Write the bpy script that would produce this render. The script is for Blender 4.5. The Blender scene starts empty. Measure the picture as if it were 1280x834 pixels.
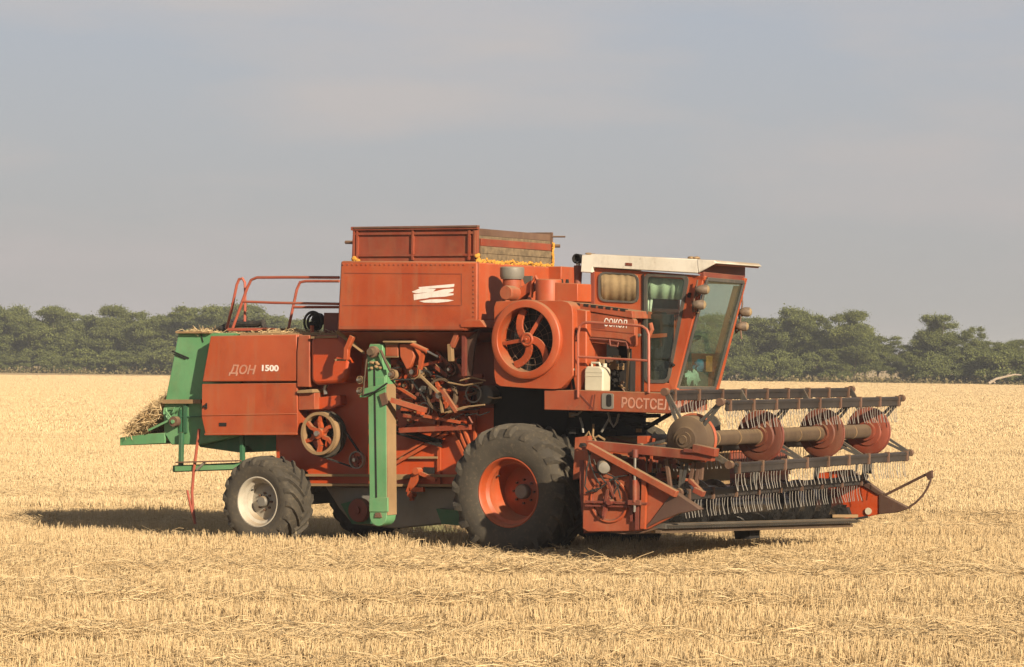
import bpy, bmesh, math, random
import numpy as np
from math import sin, cos, pi, radians, atan
from mathutils import Vector, Matrix

random.seed(7)
rng = np.random.default_rng(11)
SC = bpy.context.scene
COL = SC.collection

# ------------------------------------------------------------------ camera
FOC, CXP, CYP = 3400.0, 640.0, 417.0          # focal length and centre, in pixels of a 1280 wide frame
CAM_H, ROLL, PITCH = 2.7, radians(0.45), atan(30 / 3400)
_f = Vector((0, cos(PITCH), sin(PITCH))); _u0 = Vector((0, -sin(PITCH), cos(PITCH))); _r0 = Vector((1, 0, 0))
RT = _r0 * cos(ROLL) + _u0 * sin(ROLL); UP = _u0 * cos(ROLL) - _r0 * sin(ROLL)
CAMP = Vector((0, 0, CAM_H))
cd = bpy.data.cameras.new('camera'); cam = bpy.data.objects.new('camera', cd); COL.objects.link(cam)
cd.sensor_width = 36; cd.sensor_fit = 'HORIZONTAL'; cd.lens = 36 * FOC / 1280
cd.clip_start = 0.5; cd.clip_end = 9000
m = Matrix((RT, UP, -_f)).transposed().to_4x4(); m.translation = CAMP
cam.matrix_world = m
SC.camera = cam

# ------------------------------------------------------------------ sky, sun, exposure
SUN_AZ, SUN_EL = radians(60.5), radians(22.3)      # light travels towards (-cos az, sin az) on the ground
to_sun = Vector((cos(SUN_AZ) * cos(SUN_EL), -sin(SUN_AZ) * cos(SUN_EL), sin(SUN_EL)))
W = bpy.data.worlds.new('World'); SC.world = W; W.use_nodes = True
nt = W.node_tree; nt.nodes.clear()
def wn(t, **k):
    n = nt.nodes.new(t)
    for a, b in k.items(): setattr(n, a, b)
    return n
sky = wn('ShaderNodeTexSky', sky_type='NISHITA', sun_disc=False)
sky.sun_elevation = SUN_EL
sky.sun_rotation = math.atan2(to_sun.x, to_sun.y)
sky.air_density = 1.5; sky.dust_density = 4.0
bg1 = wn('ShaderNodeBackground'); bg1.inputs[1].default_value = 0.07
nt.links.new(sky.outputs[0], bg1.inputs[0])
tc = wn('ShaderNodeTexCoord'); sep = wn('ShaderNodeSeparateXYZ'); nt.links.new(tc.outputs['Generated'], sep.inputs[0])
ramp = wn('ShaderNodeValToRGB')
e = ramp.color_ramp.elements
e[0].position = 0.0; e[0].color = (0.440, 0.428, 0.410, 1)
e[1].position = 1.0; e[1].color = (0.10, 0.13, 0.20, 1)
for p_, c_ in ((0.03, (0.440, 0.434, 0.432, 1)), (0.075, (0.420, 0.434, 0.468, 1)), (0.125, (0.400, 0.430, 0.500, 1)), (0.22, (0.28, 0.31, 0.38, 1)), (0.45, (0.15, 0.18, 0.25, 1))):
    x_ = e.new(p_); x_.color = c_
nt.links.new(sep.outputs['Z'], ramp.inputs[0])
mp = wn('ShaderNodeMapping'); mp.inputs['Scale'].default_value = (6, 6, 27); mp.inputs['Rotation'].default_value = (0, radians(4), 0)
nt.links.new(tc.outputs['Generated'], mp.inputs[0])
nz = wn('ShaderNodeTexNoise'); nz.inputs['Scale'].default_value = 1.1; nz.inputs['Detail'].default_value = 5
nt.links.new(mp.outputs[0], nz.inputs['Vector'])
cr = wn('ShaderNodeValToRGB'); cr.color_ramp.elements[0].position = 0.44; cr.color_ramp.elements[1].position = 0.70
nt.links.new(nz.outputs['Fac'], cr.inputs[0])
mul = wn('ShaderNodeMath', operation='MULTIPLY'); mul.inputs[1].default_value = 0.85
nt.links.new(cr.outputs[0], mul.inputs[0])
mx = wn('ShaderNodeMix', data_type='RGBA'); mx.inputs['B'].default_value = (0.51, 0.468, 0.470, 1)
nt.links.new(mul.outputs[0], mx.inputs['Factor']); nt.links.new(ramp.outputs[0], mx.inputs['A'])
bg2 = wn('ShaderNodeBackground'); bg2.inputs[1].default_value = 0.565
nt.links.new(mx.outputs['Result'], bg2.inputs[0])
ms = wn('ShaderNodeMixShader'); ms.inputs[0].default_value = 0.88
nt.links.new(bg1.outputs[0], ms.inputs[1]); nt.links.new(bg2.outputs[0], ms.inputs[2])
wo = wn('ShaderNodeOutputWorld'); nt.links.new(ms.outputs[0], wo.inputs[0])

sl = bpy.data.lights.new('sun', 'SUN'); so = bpy.data.objects.new('sun', sl); COL.objects.link(so)
sl.energy = 5.0; sl.angle = radians(0.6); sl.color = (1.0, 0.84, 0.63)
so.rotation_euler = (-to_sun).to_track_quat('-Z', 'Y').to_euler()

SC.view_settings.view_transform = 'Standard'; SC.view_settings.look = 'None'
SC.view_settings.gamma = 1; SC.view_settings.exposure = 0.95; SC.view_settings.use_curve_mapping = False
SC.render.engine = 'CYCLES'
SC.cycles.use_adaptive_sampling = True; SC.cycles.adaptive_threshold = 0.02
SC.cycles.use_denoising = True
SC.cycles.max_bounces = 8; SC.cycles.transparent_max_bounces = 16; SC.cycles.volume_bounces = 0
SC.cycles.diffuse_bounces = 3; SC.cycles.glossy_bounces = 3

# ------------------------------------------------------------------ materials
ALB = 0.72                                     # one common scale on every base colour
def new_mat(name):
    m = bpy.data.materials.new(name); m.use_nodes = True
    t = m.node_tree; t.nodes.clear()
    o = t.nodes.new('ShaderNodeOutputMaterial'); b = t.nodes.new('ShaderNodeBsdfPrincipled')
    t.links.new(b.outputs[0], o.inputs[0])
    return m, t, b, o
def noise(t, vec, scale, detail=4, rough=0.6, mapping=None):
    n = t.nodes.new('ShaderNodeTexNoise'); n.inputs['Scale'].default_value = scale
    n.inputs['Detail'].default_value = detail; n.inputs['Roughness'].default_value = rough
    if mapping:
        mpn = t.nodes.new('ShaderNodeMapping'); mpn.inputs['Scale'].default_value = mapping
        t.links.new(vec, mpn.inputs[0]); vec = mpn.outputs[0]
    t.links.new(vec, n.inputs['Vector'])
    return n.outputs['Fac']
def rampf(t, fac, a, b, lo=0.0, hi=1.0):
    r = t.nodes.new('ShaderNodeMapRange'); r.inputs['From Min'].default_value = a; r.inputs['From Max'].default_value = b
    r.inputs['To Min'].default_value = lo; r.inputs['To Max'].default_value = hi
    t.links.new(fac, r.inputs['Value']); return r.outputs[0]
def mixc(t, fac, a, b):
    n = t.nodes.new('ShaderNodeMix'); n.data_type = 'RGBA'
    if isinstance(fac, (int, float)): n.inputs['Factor'].default_value = fac
    else: t.links.new(fac, n.inputs['Factor'])
    for k, v in (('A', a), ('B', b)):
        if isinstance(v, tuple): n.inputs[k].default_value = (*[x*ALB for x in v[:3]], 1)
        else: t.links.new(v, n.inputs[k])
    return n.outputs['Result']
def mathn(t, op, a, b):
    n = t.nodes.new('ShaderNodeMath'); n.operation = op; n.use_clamp = op in ('ADD', 'MULTIPLY', 'MAXIMUM')
    for i, v in enumerate((a, b)):
        if isinstance(v, (int, float)): n.inputs[i].default_value = v
        else: t.links.new(v, n.inputs[i])
    return n.outputs[0]
DUST = (0.30, 0.205, 0.105)
RUST = (0.085, 0.038, 0.020)
def paint(name, a, b, dust=0.3, rust=0.25, rough=0.5, metal=0.0, dustc=DUST, bump=0.15):
    """old sheet-metal paint: uneven fading, dry dust on ledges and in streaks, small rust spots"""
    m, t, bs, o = new_mat(name)
    vec = t.nodes.new('ShaderNodeTexCoord').outputs['Object']
    c = mixc(t, rampf(t, noise(t, vec, 1.7, 5), 0.35, 0.68), a, b)
    streak = rampf(t, noise(t, vec, 1.0, 5, 0.65, (7, 7, 0.7)), 0.50, 0.78, 0, dust * 1.0)
    cloud = rampf(t, noise(t, vec, 3.3, 6, 0.7), 0.50, 0.78, 0, dust * 0.8)
    g = t.nodes.new('ShaderNodeNewGeometry'); sx = t.nodes.new('ShaderNodeSeparateXYZ'); t.links.new(g.outputs['Normal'], sx.inputs[0])
    ledge = rampf(t, sx.outputs['Z'], 0.3, 0.9, 0, min(1, dust * 2.2))
    d = mathn(t, 'MAXIMUM', mathn(t, 'MAXIMUM', streak, cloud), ledge)
    c = mixc(t, d, c, dustc)
    sp = rampf(t, noise(t, vec, 17, 6, 0.75), 0.60, 0.70, 0, rust)
    big = rampf(t, noise(t, vec, 2.6, 7, 0.75), 0.58, 0.74, 0, rust)
    c = mixc(t, mathn(t, 'MAXIMUM', sp, big), c, RUST)
    grime = mathn(t, 'MULTIPLY', rampf(t, noise(t, vec, 1.0, 7, 0.75, (2.2, 2.2, 1.1)), 0.48, 0.78, 0, 1), rampf(t, noise(t, vec, 11, 6, 0.75), 0.38, 0.66, 0, 1))
    c = mixc(t, mathn(t, 'MULTIPLY', grime, min(0.75, 0.25 + rust)), c, (0.075, 0.045, 0.028))
    fade = rampf(t, noise(t, vec, 0.9, 3), 0.42, 0.70, 0, 0.34)
    c = mixc(t, fade, c, tuple(min(1, x*1.25+0.035) for x in b))
    t.links.new(c, bs.inputs['Base Color'])
    t.links.new(rampf(t, d, 0, 0.6, rough, 0.85), bs.inputs['Roughness'])
    bs.inputs['Metallic'].default_value = metal
    if bump:
        bn = t.nodes.new('ShaderNodeBump'); bn.inputs['Strength'].default_value = bump; bn.inputs['Distance'].default_value = 0.02
        t.links.new(noise(t, vec, 3.0, 3), bn.inputs['Height']); t.links.new(bn.outputs[0], bs.inputs['Normal'])
    return m
def plain(name, col, rough=0.7, metal=0.0, var=0.25, scale=9):
    m, t, bs, o = new_mat(name)
    vec = t.nodes.new('ShaderNodeTexCoord').outputs['Object']
    dk = tuple(x * (1 - var) for x in col); lt = tuple(min(1, x * (1 + var)) for x in col)
    t.links.new(mixc(t, rampf(t, noise(t, vec, scale, 5), 0.35, 0.65), dk, lt), bs.inputs['Base Color'])
    bs.inputs['Roughness'].default_value = rough; bs.inputs['Metallic'].default_value = metal
    return m
M = {}
M['red'] = paint('faded_red_paint', (0.37, 0.055, 0.011), (0.44, 0.080, 0.017), 0.36, 0.26, 0.55)
M['red_clean'] = paint('bright_red_paint', (0.47, 0.056, 0.009), (0.52, 0.074, 0.013), 0.18, 0.12, 0.42)
M['red_old'] = paint('worn_red_paint', (0.20, 0.032, 0.012), (0.29, 0.052, 0.018), 0.40, 0.75, 0.6)
M['red_dusty'] = paint('dusty_red_paint', (0.32, 0.054, 0.015), (0.36, 0.08, 0.026), 0.50, 0.5, 0.65)
M['maroon'] = paint('bare_maroon_metal', (0.16, 0.030, 0.018), (0.22, 0.045, 0.024), 0.30, 0.6, 0.6)
M['green'] = paint('faded_green_paint', (0.100, 0.305, 0.125), (0.145, 0.350, 0.160), 0.32, 0.26, 0.55)
M['green_dark'] = paint('dark_green_paint', (0.020, 0.115, 0.055), (0.030, 0.150, 0.070), 0.25, 0.25, 0.55)
M['rail'] = paint('salmon_rail_paint', (0.34, 0.065, 0.035), (0.42, 0.10, 0.055), 0.3, 0.85, 0.5)
M['brown'] = paint('rusty_brown_metal', (0.105, 0.052, 0.032), (0.16, 0.085, 0.052), 0.4, 0.5, 0.7)
M['tan'] = paint('dust_caked_metal', (0.27, 0.165, 0.075), (0.34, 0.22, 0.105), 0.4, 0.25, 0.85)
M['dusty_drum'] = paint('dust_caked_drum', (0.070, 0.043, 0.024), (0.115, 0.072, 0.038), 0.26, 0.6, 0.85)
M['black'] = plain('black_greasy_metal', (0.010, 0.008, 0.007), 0.95)
M['dark_brown'] = paint('dark_rusty_point_metal', (0.070, 0.034, 0.024), (0.11, 0.055, 0.038), 0.14, 0.5, 0.6)
M['dark'] = paint('dark_grey_metal', (0.05, 0.05, 0.047), (0.085, 0.08, 0.07), 0.35, 0.3, 0.6)
M['slat'] = paint('weathered_slat_metal', (0.022, 0.019, 0.018), (0.044, 0.036, 0.032), 0.09, 0.3, 0.5, 0.2)
M['grey'] = paint('galvanised_grey_metal', (0.20, 0.19, 0.165), (0.28, 0.26, 0.22), 0.35, 0.25, 0.5, 0.2)
M['steel'] = plain('bright_worn_steel', (0.50, 0.48, 0.44), 0.32, 0.85, 0.2)
M['tine'] = plain('grey_spring_steel', (0.36, 0.33, 0.29), 0.45, 0.35, 0.2)
M['auger'] = paint('polished_dark_auger_metal', (0.10, 0.095, 0.09), (0.15, 0.14, 0.13), 0.04, 0.08, 0.22, 0.85, DUST, 0)
M['white'] = paint('chipped_white_paint', (0.72, 0.67, 0.56), (0.78, 0.74, 0.65), 0.35, 0.38, 0.5)
M['rimwhite'] = paint('dusty_white_rim_paint', (0.46, 0.42, 0.34), (0.54, 0.50, 0.41), 0.45, 0.3, 0.5)
M['rimred'] = paint('orange_red_rim_paint', (0.40, 0.062, 0.013), (0.45, 0.08, 0.018), 0.28, 0.2, 0.45)
M['plank'] = plain('grey_weathered_plank', (0.19, 0.135, 0.075), 0.85, 0, 0.35, 14)
M['foam'] = plain('orange_yellow_sealing_foam', (0.62, 0.30, 0.04), 0.9, 0, 0.2, 20)
M['decal'] = paint('white_decal', (0.86, 0.80, 0.74), (0.92, 0.86, 0.78), 0.35, 0.12, 0.6, 0, (0.55, 0.25, 0.15))
M['decal_worn'] = paint('worn_pink_decal', (0.50, 0.22, 0.14), (0.66, 0.40, 0.30), 0.2, 0.1, 0.6, 0, (0.38, 0.06, 0.016))
M['plastic'] = plain('milky_plastic', (0.62, 0.57, 0.43), 0.45, 0, 0.06, 4)
M['curtain_beige'] = plain('beige_curtain_cloth', (0.30, 0.215, 0.11), 0.9, 0, 0.3, 5)
M['curtain_green'] = plain('pale_green_curtain_cloth', (0.46, 0.56, 0.42), 0.9, 0, 0.10, 6)
M['blue'] = plain('blue_cloth', (0.03, 0.22, 0.42), 0.9)
M['bag'] = plain('white_plastic_bag', (0.62, 0.68, 0.58), 0.6)
M['orange'] = plain('orange_cloth', (0.62, 0.20, 0.03), 0.9)
M['wood'] = plain('pale_dead_wood', (0.42, 0.34, 0.25), 0.9)
M['bark'] = plain('grey_brown_bark', (0.10, 0.075, 0.05), 0.95)
M['lamp'] = plain('dusty_lamp_shell', (0.19, 0.14, 0.10), 0.55, 0.1, 0.25, 20)

def rubber(name, a, b):
    m, t, bs, o = new_mat(name)
    vec = t.nodes.new('ShaderNodeTexCoord').outputs['Object']
    c = mixc(t, rampf(t, noise(t, vec, 2.5, 6, 0.7), 0.35, 0.7), a, b)
    c = mixc(t, rampf(t, noise(t, vec, 20, 4), 0.55, 0.75, 0, 0.35), c, (0.24, 0.18, 0.10))
    t.links.new(c, bs.inputs['Base Color']); bs.inputs['Roughness'].default_value = 0.85
    return m
M['rubber'] = rubber('dusty_tyre_rubber', (0.046, 0.039, 0.029), (0.085, 0.070, 0.048))
M['rubber_dark'] = rubber('black_hose_rubber', (0.015, 0.014, 0.013), (0.03, 0.027, 0.024))

def glassmat(name, tint, lo, hi, ior=0.06):
    m, t, bs, o = new_mat(name)
    tr = t.nodes.new('ShaderNodeBsdfTransparent'); tr.inputs[0].default_value = (*tint, 1)
    gl = t.nodes.new('ShaderNodeBsdfGlossy'); gl.inputs['Roughness'].default_value = 0.05
    df = t.nodes.new('ShaderNodeBsdfDiffuse')
    vec = t.nodes.new('ShaderNodeTexCoord').outputs['Object']
    df.inputs[0].default_value = (0.19, 0.235, 0.20, 1)
    a = t.nodes.new('ShaderNodeMixShader'); t.links.new(rampf(t, noise(t, vec, 2.6, 6), 0.3, 0.8, lo, hi), a.inputs[0])
    t.links.new(tr.outputs[0], a.inputs[1]); t.links.new(df.outputs[0], a.inputs[2])
    lw = t.nodes.new('ShaderNodeLayerWeight'); lw.inputs[0].default_value = 0.5
    pw = mathn(t, 'POWER', lw.outputs['Facing'], 4.0); ff = rampf(t, pw, 0, 1, ior, 0.95)
    b = t.nodes.new('ShaderNodeMixShader'); t.links.new(ff, b.inputs[0])
    t.links.new(a.outputs[0], b.inputs[1]); t.links.new(gl.outputs[0], b.inputs[2])
    t.links.new(b.outputs[0], o.inputs[0]); t.nodes.remove(bs)
    return m
M['glass'] = glassmat('dusty_green_glass', (0.72, 0.84, 0.79), 0.03, 0.14)
M['glass_clear'] = glassmat('clear_door_glass', (0.90, 0.95, 0.90), 0.01, 0.06, 0.03)

def attr_mat(name, dark, light, third=None, rough=0.8, trans=0.0, hue=None):
    """colour by the piece's own random 'tint' (0..1): straw and leaves differ from one another"""
    m, t, bs, o = new_mat(name)
    at = t.nodes.new('ShaderNodeAttribute'); at.attribute_name = 'tint'
    c = mixc(t, at.outputs['Fac'], dark, light)
    oi = t.nodes.new('ShaderNodeObjectInfo')
    if third:
        c = mixc(t, rampf(t, oi.outputs['Random'], 0, 1, 0, 0.55), c, third)
    t.links.new(c, bs.inputs['Base Color']); bs.inputs['Roughness'].default_value = rough
    bs.inputs['Specular IOR Level'].default_value = 0.25
    if trans:
        tl = t.nodes.new('ShaderNodeBsdfTranslucent'); t.links.new(c, tl.inputs[0])
        x = t.nodes.new('ShaderNodeMixShader'); x.inputs[0].default_value = trans
        t.links.new(bs.outputs[0], x.inputs[1]); t.links.new(tl.outputs[0], x.inputs[2]); t.links.new(x.outputs[0], o.inputs[0])
    return m
M['straw'] = attr_mat('dry_straw', (0.43, 0.275, 0.122), (0.92, 0.742, 0.45), (0.74, 0.547, 0.295), 0.6, 0.15)
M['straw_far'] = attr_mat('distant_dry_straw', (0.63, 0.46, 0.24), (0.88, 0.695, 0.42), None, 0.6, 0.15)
M['red_rust'] = paint('rusted_shaded_disc_paint', (0.115, 0.028, 0.013), (0.19, 0.046, 0.019), 0.30, 0.9, 0.65)
M['leaf'] = attr_mat('olive_leaves', (0.085, 0.108, 0.030), (0.255, 0.285, 0.080), (0.17, 0.195, 0.062), 0.7, 0.3)
M['scrub'] = attr_mat('dry_scrub', (0.12, 0.105, 0.045), (0.27, 0.22, 0.10), None, 0.85, 0.15)

# field surface: chaff and soil near, fine straw texture in bands far off
def fieldmat():
    m, t, bs, o = new_mat('stubble_field_soil')
    vec = t.nodes.new('ShaderNodeTexCoord').outputs['Object']
    fine = noise(t, vec, 9.0, 8, 0.8)
    c = mixc(t, rampf(t, fine, 0.30, 0.70), (0.40, 0.275, 0.135), (0.68, 0.51, 0.275))
    band = noise(t, vec, 1.0, 5, 0.6, (0.012, 0.16, 1))
    c = mixc(t, rampf(t, band, 0.42, 0.66, 0, 0.75), c, (0.74, 0.57, 0.31))
    line = noise(t, vec, 1.0, 4, 0.6, (0.006, 0.35, 1))
    c = mixc(t, rampf(t, line, 0.56, 0.70, 0, 0.55), c, (0.50, 0.36, 0.18))
    t.links.new(c, bs.inputs['Base Color']); bs.inputs['Roughness'].default_value = 0.95
    bs.inputs['Specular IOR Level'].default_value = 0.1
    bn = t.nodes.new('ShaderNodeBump'); bn.inputs['Strength'].default_value = 0.5; bn.inputs['Distance'].default_value = 0.06
    t.links.new(noise(t, vec, 6, 6, 0.75), bn.inputs['Height']); t.links.new(bn.outputs[0], bs.inputs['Normal'])
    return m
M['field'] = fieldmat()

# ------------------------------------------------------------------ mesh helpers
class MB:
    """collects shapes in the machine's own frame: u forward, v to its far side, z up"""
    def __init__(s): s.v = []; s.f = []; s.m = []; s.g = []
    def add(s, vs, fs, m=0):
        n = len(s.v); s.g.append((n, len(vs), len(s.f), len(fs), m)); s.v += [tuple(p) for p in vs]; s.f += [tuple(i + n for i in f) for f in fs]; s.m += [m] * len(fs); return s
    def box(s, a, b, m=0):
        (x0, y0, z0), (x1, y1, z1) = a, b
        return s.add([(x0,y0,z0),(x1,y0,z0),(x1,y1,z0),(x0,y1,z0),(x0,y0,z1),(x1,y0,z1),(x1,y1,z1),(x0,y1,z1)],
                     [(0,3,2,1),(4,5,6,7),(0,1,5,4),(1,2,6,5),(2,3,7,6),(3,0,4,7)], m)
    def prism(s, uz, v0, v1, m=0, uz2=None):
        n = len(uz); uz2 = uz2 or uz
        vs = [(a, v0, b) for a, b in uz] + [(a, v1, b) for a, b in uz2]
        fs = [tuple(range(n)), tuple(range(2*n-1, n-1, -1))] + [(i, i+n, (i+1) % n + n, (i+1) % n) for i in range(n)]
        return s.add(vs, fs, m)
    def sheet(s, prof, v0, v1, dz0=0, dz1=0, t=0.02, m=0):
        """open profile (u,z) swept along v, given a thickness downwards"""
        n = len(prof)
        vs = []
        for v_, dz in ((v0, dz0), (v1, dz1)):
            vs += [(a, v_, b + dz) for a, b in prof] + [(a, v_, b + dz - t) for a, b in prof]
        fs = []
        for i in range(n - 1):
            fs += [(i, i+1, 2*n+i+1, 2*n+i), (n+i+1, n+i, 3*n+i, 3*n+i+1), (i, n+i, n+i+1, i+1), (2*n+i, 2*n+i+1, 3*n+i+1, 3*n+i)]
        fs += [(0, 2*n, 3*n, n), (n-1, 2*n-1, 4*n-1, 3*n-1)]
        return s.add(vs, fs, m)
    def tube(s, pts, r, m=0, n=8, r2=None):
        pts = [Vector(p) for p in pts]; k = len(pts); vs = []; fs = []
        t0 = (pts[1] - pts[0]).normalized()
        nrm = t0.orthogonal().normalized()
        for i, p in enumerate(pts):
            tg = (pts[min(i+1, k-1)] - pts[max(i-1, 0)])
            tg = tg.normalized() if tg.length > 1e-9 else t0
            nrm = (nrm - tg * nrm.dot(tg)); nrm = nrm.normalized() if nrm.length > 1e-6 else tg.orthogonal().normalized()
            bn = tg.cross(nrm)
            rr = r if r2 is None else r + (r2 - r) * i / (k - 1)
            vs += [p + (nrm * cos(2*pi*j/n) + bn * sin(2*pi*j/n)) * rr for j in range(n)]
        for i in range(k - 1):
            fs += [(i*n+j, i*n+(j+1) % n, (i+1)*n+(j+1) % n, (i+1)*n+j) for j in range(n)]
        fs += [tuple(range(n-1, -1, -1)), tuple(range((k-1)*n, k*n))]
        return s.add(vs, fs, m)
    def bar(s, p, q, w, h, m=0, up=(0, 0, 1)):
        p, q, up = Vector(p), Vector(q), Vector(up)
        d = (q - p).normalized(); sd = d.cross(up)
        if sd.length < 1e-4: sd = d.cross(Vector((1, 0, 0)))
        sd.normalize(); u = sd.cross(d)
        o = [(-1,-1),(1,-1),(1,1),(-1,1)]
        vs = [e + sd * (a*w/2) + u * (b*h/2) for e in (p, q) for a, b in o]
        return s.add(vs, [(0,3,2,1),(4,5,6,7),(0,1,5,4),(1,2,6,5),(2,3,7,6),(3,0,4,7)], m)
    def lathe(s, prof, c, m=0, n=40, axis=(0, 1, 0), cap=True):
        """profile of (radius, distance along axis) turned about the axis through c"""
        ax = Vector(axis).normalized(); e1 = ax.orthogonal().normalized()
        if abs(ax.y) > 0.99: e1 = Vector((1, 0, 0))
        e2 = ax.cross(e1); c = Vector(c); vs = []; fs = []
        for r, a in prof:
            r = max(r, 1e-4)
            vs += [c + ax * a + (e1 * cos(2*pi*j/n) + e2 * sin(2*pi*j/n)) * r for j in range(n)]
        for i in range(len(prof) - 1):
            fs += [(i*n+j, i*n+(j+1) % n, (i+1)*n+(j+1) % n, (i+1)*n+j) for j in range(n)]
        if cap: fs += [tuple(range(n-1, -1, -1)), tuple(range((len(prof)-1)*n, len(prof)*n))]
        return s.add(vs, fs, m)
    def ring(s, c, R, r, m=0, n=36, k=8, axis=(0, 1, 0)):
        pr = [(R + r*cos(2*pi*i/k), r*sin(2*pi*i/k)) for i in range(k+1)]
        return s.lathe(pr, c, m, n, axis, False)
    def blob(s, c, rx, ry, rz, m=0, n=10, wob=0.15):
        vs = []; fs = []; k = n // 2
        for i in range(k + 1):
            th = pi * i / k
            for j in range(n):
                w = 1 + random.uniform(-wob, wob)
                vs.append((c[0] + rx*w*sin(th)*cos(2*pi*j/n), c[1] + ry*w*sin(th)*sin(2*pi*j/n), c[2] + rz*w*cos(th)))
        for i in range(k):
            fs += [(i*n+j, i*n+(j+1) % n, (i+1)*n+(j+1) % n, (i+1)*n+j) for j in range(n)]
        return s.add(vs, fs, m)
    def build_each(s, name, mats, parent=None, bevel=0.0):
        """every piece an object of its own"""
        mats = mats if isinstance(mats, (list, tuple)) else [mats]; out = []
        for v0, nv, f0, nf, m in s.g:
            p = MB(); p.add(s.v[v0:v0+nv], [tuple(i-v0 for i in f) for f in s.f[f0:f0+nf]]); out.append(p.build(name if isinstance(name, str) else name[m], mats[m], parent, bevel))
        return out
    def build(s, name, mats, parent=None, bevel=0.0, sharp=38):
        me = bpy.data.meshes.new(name); me.from_pydata(s.v, [], s.f)
        bm = bmesh.new(); bm.from_mesh(me); bmesh.ops.recalc_face_normals(bm, faces=bm.faces); bm.to_mesh(me); bm.free()
        mats = mats if isinstance(mats, (list, tuple)) else [mats]
        for x in mats: me.materials.append(M[x] if isinstance(x, str) else x)
        me.polygons.foreach_set('material_index', s.m)
        me.polygons.foreach_set('use_smooth', [True] * len(me.polygons))
        me.set_sharp_from_angle(angle=radians(sharp))
        o = bpy.data.objects.new(name, me); COL.objects.link(o)
        if parent: o.parent = parent
        if bevel:
            b = o.modifiers.new('bevel', 'BEVEL'); b.width = bevel; b.segments = 2; b.limit_method = 'ANGLE'; b.angle_limit = radians(40)
            b.harden_normals = False
        return o

def tag(o, label=None, cat=None, group=None, kind=None):
    if label: o['label'] = label
    if cat: o['category'] = cat
    if group: o['group'] = group
    if kind: o['kind'] = kind
    return o
def arc(c, r, a0, a1, n, v=0.0):
    """points on a circle in a plane of constant v"""
    return [(c[0] + r*cos(radians(a0 + (a1-a0)*i/n)), v, c[1] + r*sin(radians(a0 + (a1-a0)*i/n))) for i in range(n+1)]
def rrect(pts, r=0.06, k=4):
    """round the corners of a (u,z) polygon"""
    out = []; n = len(pts)
    for i in range(n):
        p = Vector(pts[i]); a = Vector(pts[i-1]); b = Vector(pts[(i+1) % n])
        da = (a-p); db = (b-p); rr = min(r, da.length*0.45, db.length*0.45)
        s = p + da.normalized()*rr; e_ = p + db.normalized()*rr
        for j in range(k+1):
            f = j/k; q = s*(1-f)**2 + p*2*f*(1-f) + e_*f*f
            out.append((q.x, q.y))
    return out
def inset(pts, d):
    c = sum((Vector(p) for p in pts), Vector((0, 0))) / len(pts)
    out = []
    for p in pts:
        w = Vector(p) - c; out.append(tuple(c + w * max(0.0, (w.length - d*1.25) / w.length)))
    return out

# ------------------------------------------------------------------ the machine's frame, and reading the photograph's proportions in it
YAW, NOSE = radians(31), radians(0.45)
MU = Vector((cos(YAW), -sin(YAW), 0)); MV = Vector((sin(YAW), cos(YAW), 0)); MW = Vector((0, 0, 1))
ORG = Vector(((633 - CXP) / FOC * 36, 36, 0))
FU = MU * cos(NOSE) - MW * sin(NOSE); FW = MW * cos(NOSE) + MU * sin(NOSE)
def ray(x, y): return _f + RT * ((x - CXP) / FOC) - UP * ((y - CYP) / FOC)
def L(x, y, v):
    """measured point of the machine lying in its vertical plane v, in the machine's metres"""
    d = ray(x, y); t = ((ORG - CAMP).dot(MV) + v) / d.dot(MV); q = CAMP + d * t - ORG
    return (q.dot(FU), v, q.dot(FW))
def LU(x, y, u):
    d = ray(x, y); t = ((ORG - CAMP).dot(FU) + u) / d.dot(FU); q = CAMP + d * t - ORG
    return (u, q.dot(MV), q.dot(FW))
def PL(pts, v): return [(L(x, y, v)[0], L(x, y, v)[2]) for x, y in pts]
def LL(pts, v): return [L(x, y, v) for x, y in pts]

# ------------------------------------------------------------------ setting: field and air
def gz(y):
    """the field dips a little behind the machine and rises again to the hedgerow"""
    s = lambda a, b, x: (lambda t: t*t*(3-2*t))(np.clip((x-a)/(b-a), 0, 1))
    return -0.19*s(37.5, 42.5, y)*(1-s(60.0, 170.0, y))
g = MB(); ys = [-60, 20, 30, 36, 38, 39, 40, 41, 42, 43, 44, 45, 46, 47, 50, 60, 70, 80, 90, 100, 110, 120, 130, 140, 150, 160, 170, 250, 3000]
g.add([(x_, y_, float(gz(y_))) for y_ in ys for x_ in (-2600, 2600)], [(2*i, 2*i+1, 2*i+3, 2*i+2) for i in range(len(ys)-1)])
fld = g.build('field', 'field'); tag(fld, kind='structure')

# ================================================================== the combine harvester
root = bpy.data.objects.new('combine_harvester', None); COL.objects.link(root)
rm = Matrix((FU, MV, FW)).transposed().to_4x4(); rm.translation = ORG; root.matrix_world = rm
tag(root, 'old orange-red combine harvester with green rear hood, white cab roof and cutting header', 'combine harvester')

def text(body, name, px, py, v, height, mat, parent, shear=0.0, wscale=1.0, rise=0.0, fat=0.004):
    cu = bpy.data.curves.new(name, 'FONT'); cu.body = body; cu.size = height / 0.72; cu.extrude = 0.002; cu.offset = fat; cu.shear = shear
    o = bpy.data.objects.new(name, cu); COL.objects.link(o)
    me = bpy.data.meshes.new_from_object(o.evaluated_get(bpy.context.evaluated_depsgraph_get()))
    bpy.data.objects.remove(o)
    t = bpy.data.objects.new(name, me); COL.objects.link(t); me.materials.clear(); me.materials.append(M[mat])
    p = L(px, py, v)
    t.parent = parent
    t.location = (p[0], v, p[2]); t.rotation_euler = (radians(90), rise, 0); t.scale = (wscale, 1, 1)
    return t

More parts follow.
